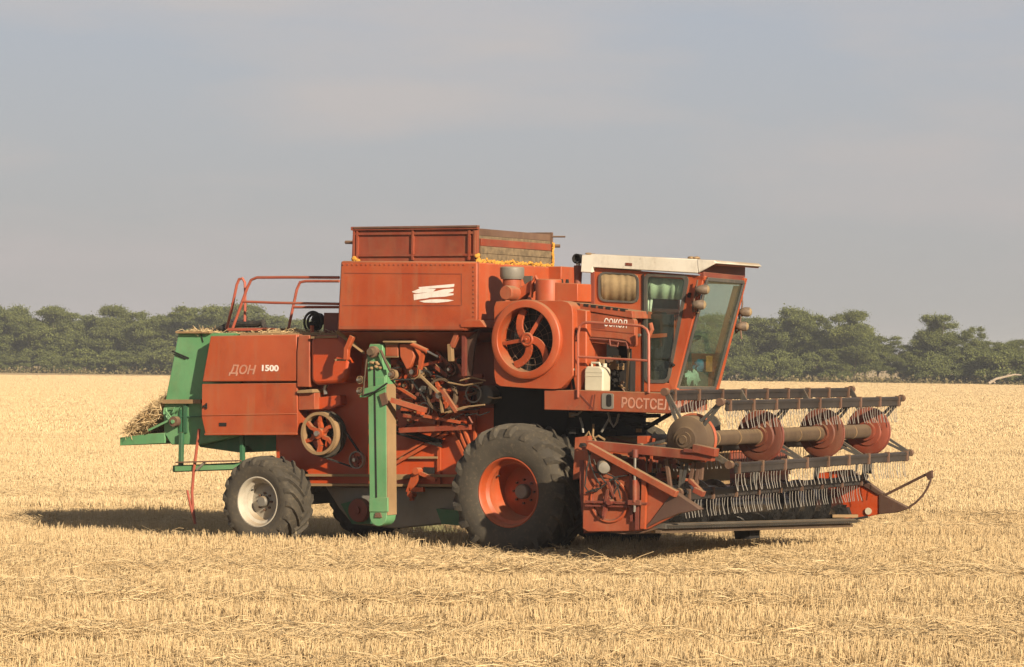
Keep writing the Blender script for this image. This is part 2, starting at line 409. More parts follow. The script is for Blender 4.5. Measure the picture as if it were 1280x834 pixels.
# ---- threshing body
b = MB()
b.prism(PL([(300,418),(372,416),(436,422),(560,440),(640,470),(700,500),(700,560),(640,575),(592,606),(388,605),(384,590),(345,576),(345,543),(300,543)], 1.05), 1.05, 2.6)
body = b.build('threshing_body', 'red_clean', root, 0.01)
b = MB()
for y in (594, 606): 
    p, q = L(384, y, 1.02), L(592, y+1, 1.02); b.bar(p, q, 0.09, 0.035)
p, q = L(497, 572, 1.02), L(548, 572, 1.02); b.bar(p, q, 0.05, 0.03)
p, q = L(497, 598, 1.0), L(515, 595, 1.0); b.bar(p, q, 0.07, 0.05)
b.build_each('body_rail', 'tan', body)
b = MB()
b.bar(L(549,520,1.02), L(549,606,1.02), 0.03, 0.05)
b.bar(L(495,579,0.98), L(560,541,0.98), 0.03, 0.045); b.bar(L(495,573,0.97), L(552,540,0.97), 0.03, 0.03)
for x0, x1, w in ((563,582,.05),(571,588,.03),(578,594,.03)): b.bar(L(x0,531,0.98), L(x1,572,0.98), 0.05, w)
b.bar(L(594,520,0.98), L(594,560,0.98), 0.05, 0.03)
b.build_each('body_stiffener', 'red', body)
b = MB(); b.bar(L(494,535,0.96), L(552,553,0.96), 0.05, 0.06); b.bar(L(494,541,0.94), L(552,558,0.94), 0.03, 0.03); b.build_each('belt_guard', 'black', body)
b = MB(); b.box((L(528,585,1)[0], 1.03, L(528,592,1)[2]), (L(541,585,1)[0], 1.06, L(528,584,1)[2])); b.build('inspection_hole', 'black', body)
# lever mechanism low on the body side
b = MB()
b.bar(L(512,616,0.9), L(522,588,0.9), 0.06, 0.10); b.bar(L(522,590,0.9), L(545,600,0.9), 0.05, 0.05); b.bar(L(514,612,0.88), L(530,612,0.88), 0.05, 0.06)
b.lathe([(0.05,-0.06),(0.05,0.06)], L(522,589,0.88), 0, 12); b.lathe([(0.045,-0.06),(0.045,0.06)], L(515,618,0.88), 0, 12); b.bar(L(515,612,.9), L(515,626,.9), .05, .05)
b.build('lever', 'red', root)
# auger troughs under the body
b = MB(); b.prism(PL([(406,608),(592,610),(600,640),(560,654),(505,660),(494,661),(440,655),(424,636)], 1.15), 1.15, 2.5); b.build('auger_trough', 'grey', root, 0.02)
b = MB(); b.prism(PL([(545,636),(600,640),(600,660),(552,655)], 1.0), 1.0, 1.3); b.prism(PL([(426,630),(445,625),(462,640),(462,655),(440,655)], 1.0), 1.0, 1.2); b.build_each('trough_end', 'green_dark', root)
b = MB(); b.lathe([(0.16,0),(0.17,0.03),(0.17,0.1)], L(447,638,0.92), 0, 24); b.lathe([(0.05,-0.03),(0.05,0.0)], L(447,638,0.92), 0, 12); b.build('trough_pulley', 'maroon', root)
# rear axle and frame
b = MB(); a0 = L(333,612,0.75)
b.bar((-4.25,0.6,0.62), (-4.25,3.1,0.62), 0.22, 0.2); b.bar((-4.0,1.3,1.0), (-4.25,1.3,.62), .2,.2); b.box((-4.4,1.5,.7),(-4.0,2.2,1.2)); b.build('rear_axle', 'dark', root)
b = MB(); b.bar((0.0,0.5,0.92), (0.0,3.1,0.92), 0.3, 0.3); b.box((-0.35,0.85,0.75),(0.35,1.15,1.35)); b.build('front_axle', 'dark', root)

# ---- wheels
def tyre_bm(R, W, rr, nl, lw, lh, dth):
    b = MB(); q = 1 - lh/R
    pr = [(rr,.09*W),(rr+.02,.045*W),(rr+.07,.02*W),(.70*R,.0),(.80*R,.01*W),(.87*R,.04*W),(.925*R,.09*W),(q*R*.985,.16*W),(q*R,.30*W),(q*R*1.003,.5*W)]
    pr = pr + [(r, W-a) for r, a in pr[-2::-1]]
    b.lathe(pr, (0,0,0), 0, 72, cap=False)
    for k in range(nl):
        for sd in (0, 1):
            th0 = 2*pi*(k + 0.5*sd)/nl
            st = []
            for f, a, rb, rt, wd in ((0,-.004,.80,.865,1.25),(.10,.03,.86,.945,1.2),(.22,.09,.90,.985,1.1),(.45,.22,.90,1.0,1.0),(.72,.38,.91,1.0,.95),(1.0,.53,.92,1.0,.9)):
                th = th0 - dth*f**1.15; hw = lw*wd/2
                a_ = a*W if sd == 0 else W - a*W
                ring_ = []
                for r_, s_ in ((rb*R,-1.25),(rb*R,1.25),(rt*R,.8),(rt*R,-.8)):
                    an = th + s_*hw/r_
                    ring_.append((r_*cos(an), a_, r_*sin(an)))
                st.append(ring_)
            vs = [p for r_ in st for p in r_]; n = len(st)
            fs = [(i*4+j, i*4+(j+1) % 4, i*4+4+(j+1) % 4, i*4+4+j) for i in range(n-1) for j in range(4)] + [(3,2,1,0), (n*4-4,n*4-3,n*4-2,n*4-1)]
            b.add(vs, fs)
    return b
def wheel(name, centre, R, W, rr, hub_a, rimmat, nl, lw, lh, dth, flip=False, steer=0.0, far=None):
    """disc and hub carry the rim and the tyre as their sub-parts; the outer face is at v = 0"""
    b = MB()
    b.lathe([(0.001,hub_a),(.20*rr/.45,hub_a),(.22*rr/.45,hub_a+.01),(rr*.80,hub_a+.03),(rr*.80,hub_a+.05)], (0,0,0), 0, 40)
    b.lathe([(.001,hub_a-.10),(.085*rr/.45,hub_a-.10),(.10*rr/.45,hub_a-.085),(.10*rr/.45,hub_a+.01)], (0,0,0), 1, 24)
    for i in range(8):
        a = 2*pi*i/8; b.lathe([(.016,hub_a-.035),(.016,hub_a+.01)], (.155*rr/.45*cos(a),0,.155*rr/.45*sin(a)), 2, 8)
    d = b.build(name, [rimmat, 'grey', 'brown'], root)
    b = MB()
    pr = [(rr+.015,.075*W),(rr+.012,.055*W),(rr-.002,.05*W),(rr-.02,.08*W),(rr-.035,.20*W),(rr-.075,.24*W),(rr-.08,.40*W),(rr*.78,hub_a*.75),(rr*.72,hub_a+.03),(rr*.70,hub_a+.05),(rr*.80,hub_a+.06),(rr-.02,.5*W),(rr-.02,.93*W),(rr+.015,.93*W)]
    b.lathe(pr, (0,0,0), 0, 56, cap=False); b.lathe([(.012,0.0),(.012,.04)], (-rr*.62,.30*W,rr*.45), 1, 6)
    b.build('rim', [rimmat, 'black'], d)
    tyre_bm(R, W, rr, nl, lw, lh, dth).build('tyre', 'rubber', d, 0, 30)
    d.location = centre; d.rotation_euler = (0, 0, steer + (pi if flip else 0))
    return d
FW_HUB = L(633, 616, 0.0); RW_HUB = L(320, 627.5, 0.2)
wheel('front_wheel', FW_HUB, 0.915, 0.80, 0.455, 0.47, 'rimred', 20, 0.062, 0.055, 0.50)
wheel('front_wheel', (FW_HUB[0], 3.6, FW_HUB[2]), 0.915, 0.80, 0.455, 0.47, 'rimred', 20, 0.062, 0.055, 0.50, True)
wheel('rear_wheel', RW_HUB, 0.645, 0.56, 0.345, 0.22, 'rimwhite', 18, 0.05, 0.045, 0.52, steer=radians(-1))
wheel('rear_wheel', (RW_HUB[0], 3.4, RW_HUB[2]), 0.645, 0.56, 0.345, 0.22, 'rimwhite', 18, 0.05, 0.045, 0.52, True)

# ---- green rear hood, tray, frame and stay rod
b = MB(); b.prism(PL([(223,416),(300,416),(300,545),(250,556),(214,556),(205,541),(204,514)], 1.0), 1.0, 2.6)
hood = b.build('rear_hood', 'green', root, 0.012)
b = MB(); b.bar(L(205,502,0.97), L(253,502,0.97), 0.08, 0.06); b.build('hood_ledge', 'tan', hood)
b = MB(); b.bar(L(232,506,0.985), L(232,541,0.985), 0.03, 0.06); b.bar(L(206,521,0.985), L(253,521,0.985), 0.02, 0.015); b.bar(L(226,512,.985), L(226,540,.985), .03,.03); b.build_each('hood_rib', 'green_dark', hood)
b = MB(); b.bar(L(215,439,0.992), L(236,448,0.992), 0.012, 0.02); b.bar(L(217,443,0.992), L(232,449,0.992), 0.012, 0.012); b.bar(L(251,417,.99), L(254,428,.99), .01,.01); b.build_each('dent_shade', 'black', hood)  # black bars draw the shaded creases of the dents
b = MB(); b.bar(L(222,415.5,0.98), L(264,415.5,0.98), 0.10, 0.03); b.build('hood_rim', 'tan', hood)
b = MB(); b.lathe([(.075,-.05),(.075,.05)], L(219,527,0.93), 0, 20); b.bar(L(186,538,.93), L(219,522,.93), .03, .03, 1); b.lathe([(.03,-.07),(.03,.07)], L(219,527,.93), 1, 10)
for _ in range(5): b.tube([L(204+random.uniform(0,22), 508+random.uniform(0,20), .95) for _ in range(3)], .012, 1, 5)
b.build('latch_gear', ['brown', 'green'], hood)
b = MB(); b.prism(PL([(150,547),(188,542),(206,541),(206,554),(152,557)], 1.0), 1.0, 1.03); b.prism([(a, c-.03) for a, c in PL([(150,547),(206,541),(206,545),(150,551)], 1.0)], 1.03, 2.6)
x0, z0 = PL([(150,547)],1.0)[0]; b.box((x0,1.0,z0-.12),(x0+.03,2.6,z0)); b.build('straw_tray', 'green', root, 0.006)
b = MB()
b.bar(L(227,541,0.95), L(226,590,0.95), 0.06, 0.06); b.bar(L(303,541,.95), L(303,580,.95), .06, .06); b.bar(L(218,586,0.95), L(330,582,0.95), 0.07, 0.10)
b.bar(L(218,586,0.95), (L(218,586,0.95)[0], 2.6, L(218,586,0.95)[2]), 0.07, 0.09)
b.prism(PL([(236,540),(345,544),(345,563),(318,565),(310,556),(300,566),(250,559)], 1.12), 1.12, 2.5)
b.build('rear_frame', 'green_dark', root, 0.005)
b = MB(); b.bar(L(219,586,.90), L(300,583,.90), .02, .07); b.bar(L(222,578,.88), L(300,576,.88), .10, .02, 1); b.bar(L(246,588,.86), L(256,578,.86), .03,.03,2); b.build('frame_rail', ['green','brown','grey'], root)
b = MB(); b.tube(LL([(249,536),(246,560),(242,590),(240,615),(241,635),(244,655)], 0.88), 0.022); b.tube(LL([(234,613),(238,632),(244,655)], 0.84), 0.018); b.build_each('stay_rod', 'rail', root)

# ---- red side panels of the straw walker housing
b = MB(); up = PL([(263,420),(371,418),(371,476.5),(252.5,477.5)], 0.76); b.prism(up, 0.80, 1.0, 0, None)
b.prism(PL([(263,420),(371,418),(371,476.5),(252.5,477.5)], 0.76), 0.76, 0.80)
sp = b.build('side_panel', 'red', root, 0.015); sp['label'] = 'upper red side panel with worn white lettering'
text('ДОН', 'lettering', 286, 467, 0.757, 0.125, 'decal_worn', sp, 0.25, 1.15)
text('1500', 'lettering', 325.5, 463.5, 0.757, 0.085, 'decal', sp, 0.0, 1.35)
b = MB(); b.prism(PL([(252.5,480),(371,479),(372,543),(257,543.5),(252,521)], 0.76), 0.76, 1.0); 
b.bar(L(253,519.5,.757), L(371,517.5,.757), .012, .016); b.bar(L(256,543,.75), L(372,542.5,.75), .03, .03)
sp2 = b.build('side_panel', 'red', root, 0.012); sp2['label'] = 'plain lower red side panel'
b = MB(); b.prism(PL([(274,528.5),(283,528.5),(283,533),(274,533)], .757), .752, .77); b.bar(L(254,508,.75), L(258,508,.75), .03,.03); b.bar(L(258,504,.745), L(258,511,.745), .015,.02); b.build_each('latch', 'black', sp2)
b = MB(); b.prism(PL([(373,419),(387,419),(387,484),(371,484),(371,440)], 0.74), 0.74, 1.02); b.build('corner_post', 'red_dusty', root, 0.012)
b = MB(); pts = rrect(PL([(388,419),(424,419),(437,438),(434,478),(388,482)], 0.72), 0.14, 6); b.prism(pts, 0.72, 1.6)
ft = b.build('rounded_tank', 'red_clean', root, 0.05); 
b = MB(); b.bar(L(389,422,.70), L(422,421,.70), .02, .03); b.tube(LL([(408,481),(406,486),(407,493)], .9), .03, 1); b.build_each(['tank_strap','drain_spout'], ['tan','steel'], ft)
b = MB(); b.prism(PL([(373,490),(393,487),(393,512),(373,513)], 0.78), 0.78, 1.05, 0); b.prism(PL([(373,488),(393,486.5),(393,491),(373,492)], 0.76), 0.72, 1.05, 1); b.build('bracket_box', ['red_dusty','tan'], root, .008)
b = MB(); b.prism(PL([(395,497),(425,494),(426,506),(412,512),(396,512)], 0.9), 0.9, 1.06); b.build('belt_shield', 'red_clean', root, .008)

# ---- pulleys on the body side
def pulley(name, px, py, v, R, w, mat, mat2, spokes=5, hub=0.25, holes=True, parent=None):
    b = MB(); c = L(px, py, v)
    b.lathe([(R*.86,0.0),(R,0.0),(R*1.0,w*.3),(R*.93,w*.5),(R,w*.7),(R,w),(R*.86,w),(R*.86,0)], c, 0, 36, cap=False)
    b.lathe([(R*hub,-.02),(R*hub,w)], c, 1, 16); b.lathe([(R*hub*.5,-.06),(R*hub*.5,w+.1)], c, 2, 12)
    for i in range(spokes):
        a = 2*pi*i/spokes + 0.35
        mid = (c[0]+R*.55*cos(a+.22), c[1]+w*.5, c[2]+R*.55*sin(a+.22))
        b.bar((c[0]+R*hub*cos(a), c[1]+w*.5, c[2]+R*hub*sin(a)), mid, .05, R*.22, 1, (0,1,0)); b.bar(mid, (c[0]+R*.9*cos(a+.1), c[1]+w*.5, c[2]+R*.9*sin(a+.1)), .05, R*.2, 1, (0,1,0))
    return b.build(name, [mat, mat2, 'steel'], parent or root)
pulley('drive_pulley', 398, 542, 0.70, 0.305, 0.10, 'tan', 'red', 6)
pulley('drive_pulley', 405, 543, 0.84, 0.33, 0.09, 'rubber', 'black', 5)
pulley('drive_pulley', 551, 494, 0.62, 0.235, 0.08, 'dusty_drum', 'red', 4, .42)
pulley('drive_pulley', 517, 465, 0.58, 0.10, 0.10, 'tan', 'red', 3, .7)
pulley('drive_pulley', 489, 468, 0.50, 0.075, 0.08, 'tan', 'brown', 3, .7)
pulley('drive_pulley', 494, 466, 0.66, 0.12, 0.06, 'red', 'red', 4, .4)
pulley('drive_pulley', 530, 512, 0.72, 0.10, 0.07, 'steel', 'red', 4, .4)
pulley('drive_pulley', 445, 575, 0.86, 0.125, 0.06, 'grey', 'maroon', 3, .4)
pulley('drive_pulley', 507, 482, 0.70, 0.085, 0.07, 'brown', 'red', 4, .5)
pulley('drive_pulley', 563, 462, 0.70, 0.09, 0.07, 'brown', 'maroon', 4, .5)
pulley('drive_pulley', 541, 468, 0.78, 0.075, 0.07, 'dusty_drum', 'red', 4, .5)
pulley('idler_pulley', 513, 525, 0.80, 0.06, 0.06, 'brown', 'red', 3, .6)
pulley('idler_pulley', 566, 526, 0.80, 0.07, 0.06, 'red', 'brown', 3, .6)
pulley('idler_pulley', 528, 487, 0.66, 0.05, 0.06, 'steel', 'steel', 3, .6)
pulley('idler_pulley', 528, 465, 0.66, 0.075, 0.08, 'tan', 'tan', 3, .7)
b = MB()
def belt(c1, r1, c2, r2, w=.035):
    c1, c2 = Vector(c1), Vector(c2); d = (c2-c1).normalized(); n = Vector((-d.z, 0, d.x))
    for s_ in (1, -1): b.bar(c1 + n*r1*s_, c2 + n*r2*s_, w, .02, 0, (n.x, 0, n.z))
belt(L(405,543,.88), .33, L(445,575,.88), .12); belt(L(517,465,.62), .10, L(551,494,.66), .23); belt(L(551,494,.68), .23, L(600,500,.68), .12); belt(L(489,468,.54), .075, L(517,465,.54), .1)
b.build_each('drive_belt', 'rubber_dark', root)
b = MB(); b.lathe([(.10,-.02),(.13,0),(.13,.3)], L(606,494,0.72), 0, 28); b.ring(L(592,492,.66), .12, .014, 1, 28, 6); b.build_each('drive_drum', ['dark','grey'], root)

b = MB()
for p, q, w in (((497,452),(530,474),.045),((536,452),(560,470),.05),((520,505),(566,498),.04),((505,520),(545,528),.06),((556,476),(600,484),.035),((545,440),(568,462),.045),((574,470),(604,470),.05),((560,505),(598,516),.05),((500,538),(588,534),.07)):
    b.bar(L(*p,.74), L(*q,.76), w, w)
b.build_each('linkage_bar', 'red_old', root)
b = MB()
for p, q in (((488,478),(520,498)),((524,458),(548,452)),((570,448),(584,478)),((530,520),(575,528))): b.bar(L(*p,.66), L(*q,.68), .03, .04)
b.build_each('linkage_bar', 'red', root)
b = MB(); b.box((L(504,500,.9)[0],.82,L(504,514,.9)[2]),(L(520,500,.9)[0],1.05,L(504,498,.9)[2])); b.box((L(560,500,.9)[0],.85,L(560,512,.9)[2]),(L(588,500,.9)[0],1.05,L(560,488,.9)[2])); b.build_each('bearing_box', 'red', root, .01)
# ---- green grain elevator
b = MB(); v0 = 0.40
bot = L(472.5, 645, v0); hw = 0.142
pts = PL([(459.5,462),(482.5,462),(483.5,644)], v0)
low = [(bot[0] + hw*cos(radians(a)), bot[2] + hw*sin(radians(a))) for a in range(0, -181, -20)]
b.prism(pts + low + PL([(462,640)], v0), v0, v0+0.235, 0)
el = b.build('grain_elevator', 'green', root, 0.008)
b = MB(); u1 = L(482.5,470,v0)[0]; u2 = L(483.5,644,v0)[0]; z1, z2 = L(483,480,v0)[2], L(483,644,v0)[2]
b.add([(u1+.012,v0+.004,z1),(u1+.012,v0+.23,z1),(u2+.012,v0+.23,z2),(u2+.012,v0+.004,z2),(u1-.02,v0+.004,z1),(u1-.02,v0+.23,z1),(u2-.02,v0+.23,z2),(u2-.02,v0+.004,z2)],
      [(0,1,2,3),(7,6,5,4),(0,4,5,1),(1,5,6,2),(2,6,7,3),(3,7,4,0)]); 
b.build('elevator_front_sheet', 'tan', el)
b = MB(); b.bar(L(468,462,v0-.004), L(470.5,622,v0-.004), .012, .02); b.build('seam', 'black', el)
b = MB(); b.prism(PL([(461.5,623),(484.5,622),(484.5,640),(461.5,640)], v0-.012), v0-.014, v0+.02); b.prism(PL([(469,472),(481,471),(481,486),(469,487)], v0-.01), v0-.012, v0+.02)
b.prism(PL([(452,486),(482,480),(482,484),(470,490),(456,497),(449,497)], v0-.05), v0-.05, v0-.02); b.build_each('cover_plate', 'green', el, .006)
b = MB(); b.prism(PL([(469,641),(475,641),(477,647),(468,647)], v0-.02), v0-.02, v0+.01); b.bar(L(478,492,v0-.02), L(482,506,v0-.02), .03, .10); b.build_each('adjuster', 'brown', el)
b = MB(); b.prism(PL([(459,440),(462,430),(478,430),(479,464),(459,464)], v0+.02), v0+.02, v0+.22, 0); b.build('elevator_head', 'green', el, .01)
b = MB(); b.lathe([(.055,-.05),(.08,-.04),(.08,.03)], L(467,440,v0-.02), 0, 16); b.lathe([(.05,-.1),(.05,0)], L(467,440,v0-.03), 1, 12)
for i in range(7): b.blob(L(random.uniform(462,478), random.uniform(452,461), v0-.02), .03, .03, .02, 2)
b.tube(LL([(459,442),(457,460),(455,480),(454,494)], v0-.06), .012, 1, 6); b.tube(LL([(455,494),(468,490),(484,479)], v0-.07), .012, 3, 6)
b.tube(LL([(476,438),(482,452),(488,464)], v0-.06), .02, 1, 6); b.build('head_gear', ['brown','dusty_drum','tan','black'], el)
for py in (475, 489):
    pulley('chain_sprocket', 449.5, py, v0-.06, .055, .05, 'tan', 'dusty_drum', 3, .6)

# ---- grain tank
b = MB(); tk = PL([(425.5,326),(597,327),(597,401),(583,413.5),(421,413.5)], 0.30)
b.prism(tk, 0.30, 2.75)
tank = b.build('grain_tank', 'red', root, 0.03)
b = MB(); t1 = PL([(425,415),(590,415)], .34); t2 = PL([(462,439),(552,441)], .8)
b.add([(t1[0][0],.36,t1[0][1]),(t1[1][0],.36,t1[1][1]),(t1[1][0],2.6,t1[1][1]),(t1[0][0],2.6,t1[0][1]),
       (t2[0][0],.95,t2[0][1]-.12),(t2[1][0],.95,t2[1][1]-.12),(t2[1][0],2.1,t2[1][1]-.12),(t2[0][0],2.1,t2[0][1]-.12)],
      [(0,1,2,3),(7,6,5,4),(0,4,5,1),(1,5,6,2),(2,6,7,3),(3,7,4,0)]); b.build('tank_hopper', 'red_old', tank)
b = MB(); b.bar(L(423.5,409.5,.297), L(580,410,.297), .008, .045); b.build('tank_lip', 'red_dusty', tank)
b = MB(); b.bar(L(430,341.5,.298), L(577,342.5,.298), .005, .012); b.bar(L(428,382,.298), L(576,382,.298), .005, .012); b.bar(L(577,342,.298), L(577,382,.298), .005, .012); b.build_each('swage_line', 'red_old', tank)
# torn white decal
b = MB()
for poly in ([(523,359),(568,355),(567.5,358.5),(561,359.5),(541,360.5),(525,361.5)], [(515,364.5),(519,363),(524,361),(541,361),(545,361.2),(541,365),(528,366),(520,366.8),(516,365.5)],
             [(517,368),(530,366.3),(545,364),(556,361.5),(567,361),(566.5,364.5),(560,366.5),(567,367),(566.5,369),(556,371),(537,372),(534,373),(525,374),(517.5,375.3)],
             [(524,376.5),(537,374.5),(547,374),(560,374.5),(567.5,375.5),(560,377.3),(546,378.6),(530,378.3)]):
    b.prism(PL(poly, .2985), .2965, .2995)
b.build('torn_decal', 'decal', tank)
# rivets and a sheet seam along the tank, rust runs below the filler boards
b = MB()
for i in range(27): p = L(429+5.8*i, 331, .30); b.lathe([(.010,-.008),(.012,0)], (p[0],.298,p[2]), 0, 6)
for i in range(12): p = L(592, 334+5.6*i, .30); b.lathe([(.010,-.008),(.012,0)], (p[0],.298,p[2]), 0, 6)
b.build('rivet_row', 'red_old', tank)['kind'] = 'stuff'
b = MB(); b.bar(L(597.5,328,.32), L(597.5,400,.32), .02, .012); b.build('corner_seam', 'red_old', tank)
# bracket and struts under the tank
b = MB(); b.prism(PL([(575,405),(582,400),(600,400),(607,409),(576,409.5)], .28), .28, .7); b.build('tank_bracket', 'red', tank, .006)
b = MB(); b.bar(L(580.5,412,.45), L(580.5,470,.45), .06, .05, 0); b.prism(PL([(583,411),(600,411),(594,432),(590,470),(584,470)], .5), .48, .52, 1); b.build_each('support_post', ['maroon','brown'], root)
for p, q, mt in (((441,420),(434,436),'red'), ((434,434),(433,450),'red'), ((572,417),(565,434),'red_dusty'), ((563,430),(564,452),'tan')):
    b = MB(); b.bar(L(*p,.42), L(*q,.42), .07, .07); b.build('tank_strut', mt, root, .008)
b = MB(); b.bar(L(421,414,.40), L(445,431,.60), .03, .05); b.bar(L(424,418,.45), L(456,442,.6), .02, .03); b.bar(L(419,450,.5), L(432,450,.5), .02, .03); b.build_each('tank_edge_bar', 'tan', root)
# chutes and hydraulic ram between tank and body
b = MB(); b.prism(PL([(482,431),(497,431),(497,445),(482,445)], .46), .46, .75, 0); b.prism(PL([(481,429),(497.5,429),(497.5,447),(481,447)], .47), .472, .5, 1)
b.build('chute_door', ['red_dusty','tan'], root, .004)
b = MB(); b.prism(PL([(499,430),(514,430),(517.5,445),(513,458),(508,462),(500,446)], .46), .46, .72); b.bar(L(481,427.5,.44), L(518,427.5,.44), .12, .03, 1); b.build('chute', ['red','tan'], root, .01)
b = MB(); b.tube(LL([(514,430),(534,439)], .44), .035, 0, 10); b.tube(LL([(534,439),(547,446)], .44), .016, 1, 8); b.bar(L(529,441,.46), L(525,462,.46), .05, .05, 0); b.build('hydraulic_ram', ['red','steel'], root)
b = MB(); b.bar(L(489,500,.38), L(533,513,.5), .06, .07); b.bar(L(500,506,.48), L(520,513,.5), .05, .04); b.bar(L(553,488,.5), L(571,515,.5), .05, .05); b.bar(L(526,470,.54), L(551,494,.54), .04, .03, 1); b.bar(L(551,496,.54), L(553,516,.54),.03,.03,1); b.build_each('tension_arm', ['red_dusty','tan'], root)
# tangle of hoses, rods and fittings in the drive bay
b = MB(); rr_ = random.Random(3)
for i in range(16):
    x, y = rr_.uniform(500,606), rr_.uniform(446,530); v_ = rr_.uniform(.62,1.0)
    pts = [L(x, y, v_)]
    for k in range(rr_.randint(1,3)):
        x += rr_.uniform(-26,26); y += rr_.uniform(-12,14); pts.append(L(max(488,min(612,x)), max(432,min(535,y)), v_))
    b.tube(pts, rr_.choice((.010,.014,.02)), rr_.choice((0,0,0,1,2,2,4)), 6)
for i in range(30):
    p = L(rr_.uniform(488,600), rr_.uniform(448,530), rr_.uniform(.65,1.0)); s_ = rr_.uniform(.02,.055)
    if rr_.random() < .5: b.lathe([(s_,-s_),(s_,s_)], p, rr_.choice((0,1,2,3,4)), 12)
    else: b.box((p[0]-s_,p[1]-s_,p[2]-s_*.8),(p[0]+s_,p[1]+s_,p[2]+s_*.8), rr_.choice((0,1,2,4)))
for pts in ([(560,478),(580,482),(604,478)],[(575,476),(590,472),(607,476)],[(556,516),(580,509),(606,506)],[(610,496),(618,498),(627,497)],[(560,516),(575,512),(587,508)]):
    b.tube(LL(pts, .5), .012, 3, 6)
b.build_each(['hose','drive_fitting','drive_fitting','drive_fitting','drive_fitting'], ['black','maroon','brown','tan','red_clean'], root)
b = MB(); b.box((-2.1,1.0,2.0),(-.4,1.2,2.9)); b.build('drive_bay_shade_sheet', 'maroon', root)  # dark maroon sheet added as a backdrop for the bay's shade

# ---- tank extension boards
b = MB(); P0 = L(440,284.5,.36); P1 = L(597,282.5,.36); zb = L(440,326,.36)[2] - .02
b.prism(PL([(441,286),(597,284),(597,327),(439.5,327)], .38), .38, .42)
ext = b.build('tank_extension', 'red_old', root, .004)
b = MB()
b.bar(L(440,286,.36), L(598,284,.36), .06, .05); b.bar(L(444,292.5,.365), L(595,291,.365), .03, .035); b.bar(L(447,319.5,.365), L(596,318.5,.365), .03, .03)
for x in (443, 447, 516.5, 587, 594): b.bar(L(x,288,.36), L(x-.5,325,.36), .035, .03)
b.build('extension_rib', 'red_old', ext)
b = MB(); b.bar(L(444,285,.35), L(598,283,.35), .07, .02); b.build('extension_capping', 'brown', ext)
uf = P1[0]
b = MB(); b.box((P0[0],2.35,zb),(uf,2.39,P1[2])); b.box((P0[0],.38,zb),(P0[0]+.03,2.39,P0[2])); b.build('extension_board', 'brown', ext)
yt = LU(640,289,uf)[2]; yb = LU(640,330,uf)[2]
for k, (f0, f1, mt) in enumerate(((0,.20,'brown'),(.21,.31,'plank'))):
    b = MB(); b.box((uf-.05,.40,yt-(yt-yb)*f1),(uf-.02,2.36,yt-(yt-yb)*f0)); b.build('upper_plank', mt, ext)
for f0, f1, mt in ((.30,.52,'red_old'),(.53,.74,'plank'),(.75,.97,'plank')):
    b = MB(); b.box((uf,.42,yt-(yt-yb)*f1),(uf+.03,2.30,yt-(yt-yb)*f0)); b.build('front_plank', mt, ext, .004)
b = MB(); rf = random.Random(5)
for i in range(150): b.blob((uf+.035, .36+1.95*i/149+rf.uniform(-.02,.02), yb+.01+rf.gauss(0,.013)), .014, rf.uniform(.014,.034), rf.uniform(.006,.022), 0, 8, .3)
for i in range(26): b.blob((uf+.04, 2.33+rf.uniform(-.02,.02), yb+(yt-yb)*.72*i/25), .013, .016, rf.uniform(.015,.03), 0, 8, .3)
for i in range(6): b.blob((uf+.01, .34+rf.uniform(-.02,.06), yb+.04+rf.uniform(-.03,.06)), .025, .03, .028)
for i in range(7): b.blob(L(441+rf.uniform(-1,8), 324+rf.uniform(-2,2), .34), .035, .03, .022)
b.build('sealing_foam', 'foam', ext)
b = MB(); b.tube(LL([(432,303),(441,303)], .9), .025); b.tube([(uf,2.37,yt-.03),(uf+.18,2.42,yt-.03)], .012); b.tube([(uf,2.37,yt-.16),(uf+.1,2.42,yt-.16)], .025); b.build_each('extension_pin', 'brown', ext)
b = MB(); b.box((uf,2.2,L(690,333,2.4)[2]-.35),(uf+.25,2.7,LU(690,333,uf+.1)[2])); b.build('far_tank_cover', 'red', tank, .01)

# ---- rear deck rails, ladder hoop, hose, chaff deck
b = MB()
b.tube(LL([(283,412),(290,385),(296,356),(299,349),(303,348),(306,353),(306.5,365),(306,402)], 1.25), .021)
b.tube(LL([(291,410),(300,385),(309,360),(314,350),(321,347),(360,346.7),(424,347)], 1.05), .021)
b.tube(LL([(304,377),(340,378.5),(424,380)], 1.05), .019)
b.tube(LL([(360,414),(365,390),(371,362),(375,353),(382,351.5),(424,351.5)], 2.4), .022)
b.tube(LL([(368,384),(424,384)], 2.4), .021)
b.build_each('guard_rail', 'rail', root)
b = MB(); b.prism(PL([(284,410),(329,410),(325,413.5),(284,414)], 1.0), 1.0, 1.9); b.build('rear_step', 'rail', root, .005)
b = MB(); b.tube(LL([(276,412),(284,407),(300,405),(322,405),(329,403),(330,410)], 1.7), .05); b.tube(LL([(268,415),(276,410),(282,414),(290,405)], 1.3), .04); b.build_each('rubber_skirt', 'rubber_dark', root)
b = MB(); b.ring(L(391,403,1.5), .15, .02, 0, 28, 6); b.ring(L(393,403,1.54), .12, .02, 0, 28, 6); b.build_each('hose_coil', 'rubber_dark', root)
b = MB(); b.blob(L(398,400,1.55), .10, .12, .10, 0, 12, .05); b.lathe([(.06,-.1),(.06,.1)], L(394,407,1.5), 0, 14); b.tube(LL([(390,417),(390,407)], 1.2), .03, 1); b.build('deck_motor', ['black','red'], root)
b = MB(); b.box((L(405,390,1.4)[0],1.4,L(405,418,1.4)[2]),(L(421,390,1.4)[0]+.3,2.2,L(405,391,1.4)[2])); b.build('deck_box', 'maroon', root)
b = MB(); b.prism(PL([(300,416),(436,416),(436,420),(300,420)], .95), .95, 2.6); b.build('deck_sheet', 'tan', root)

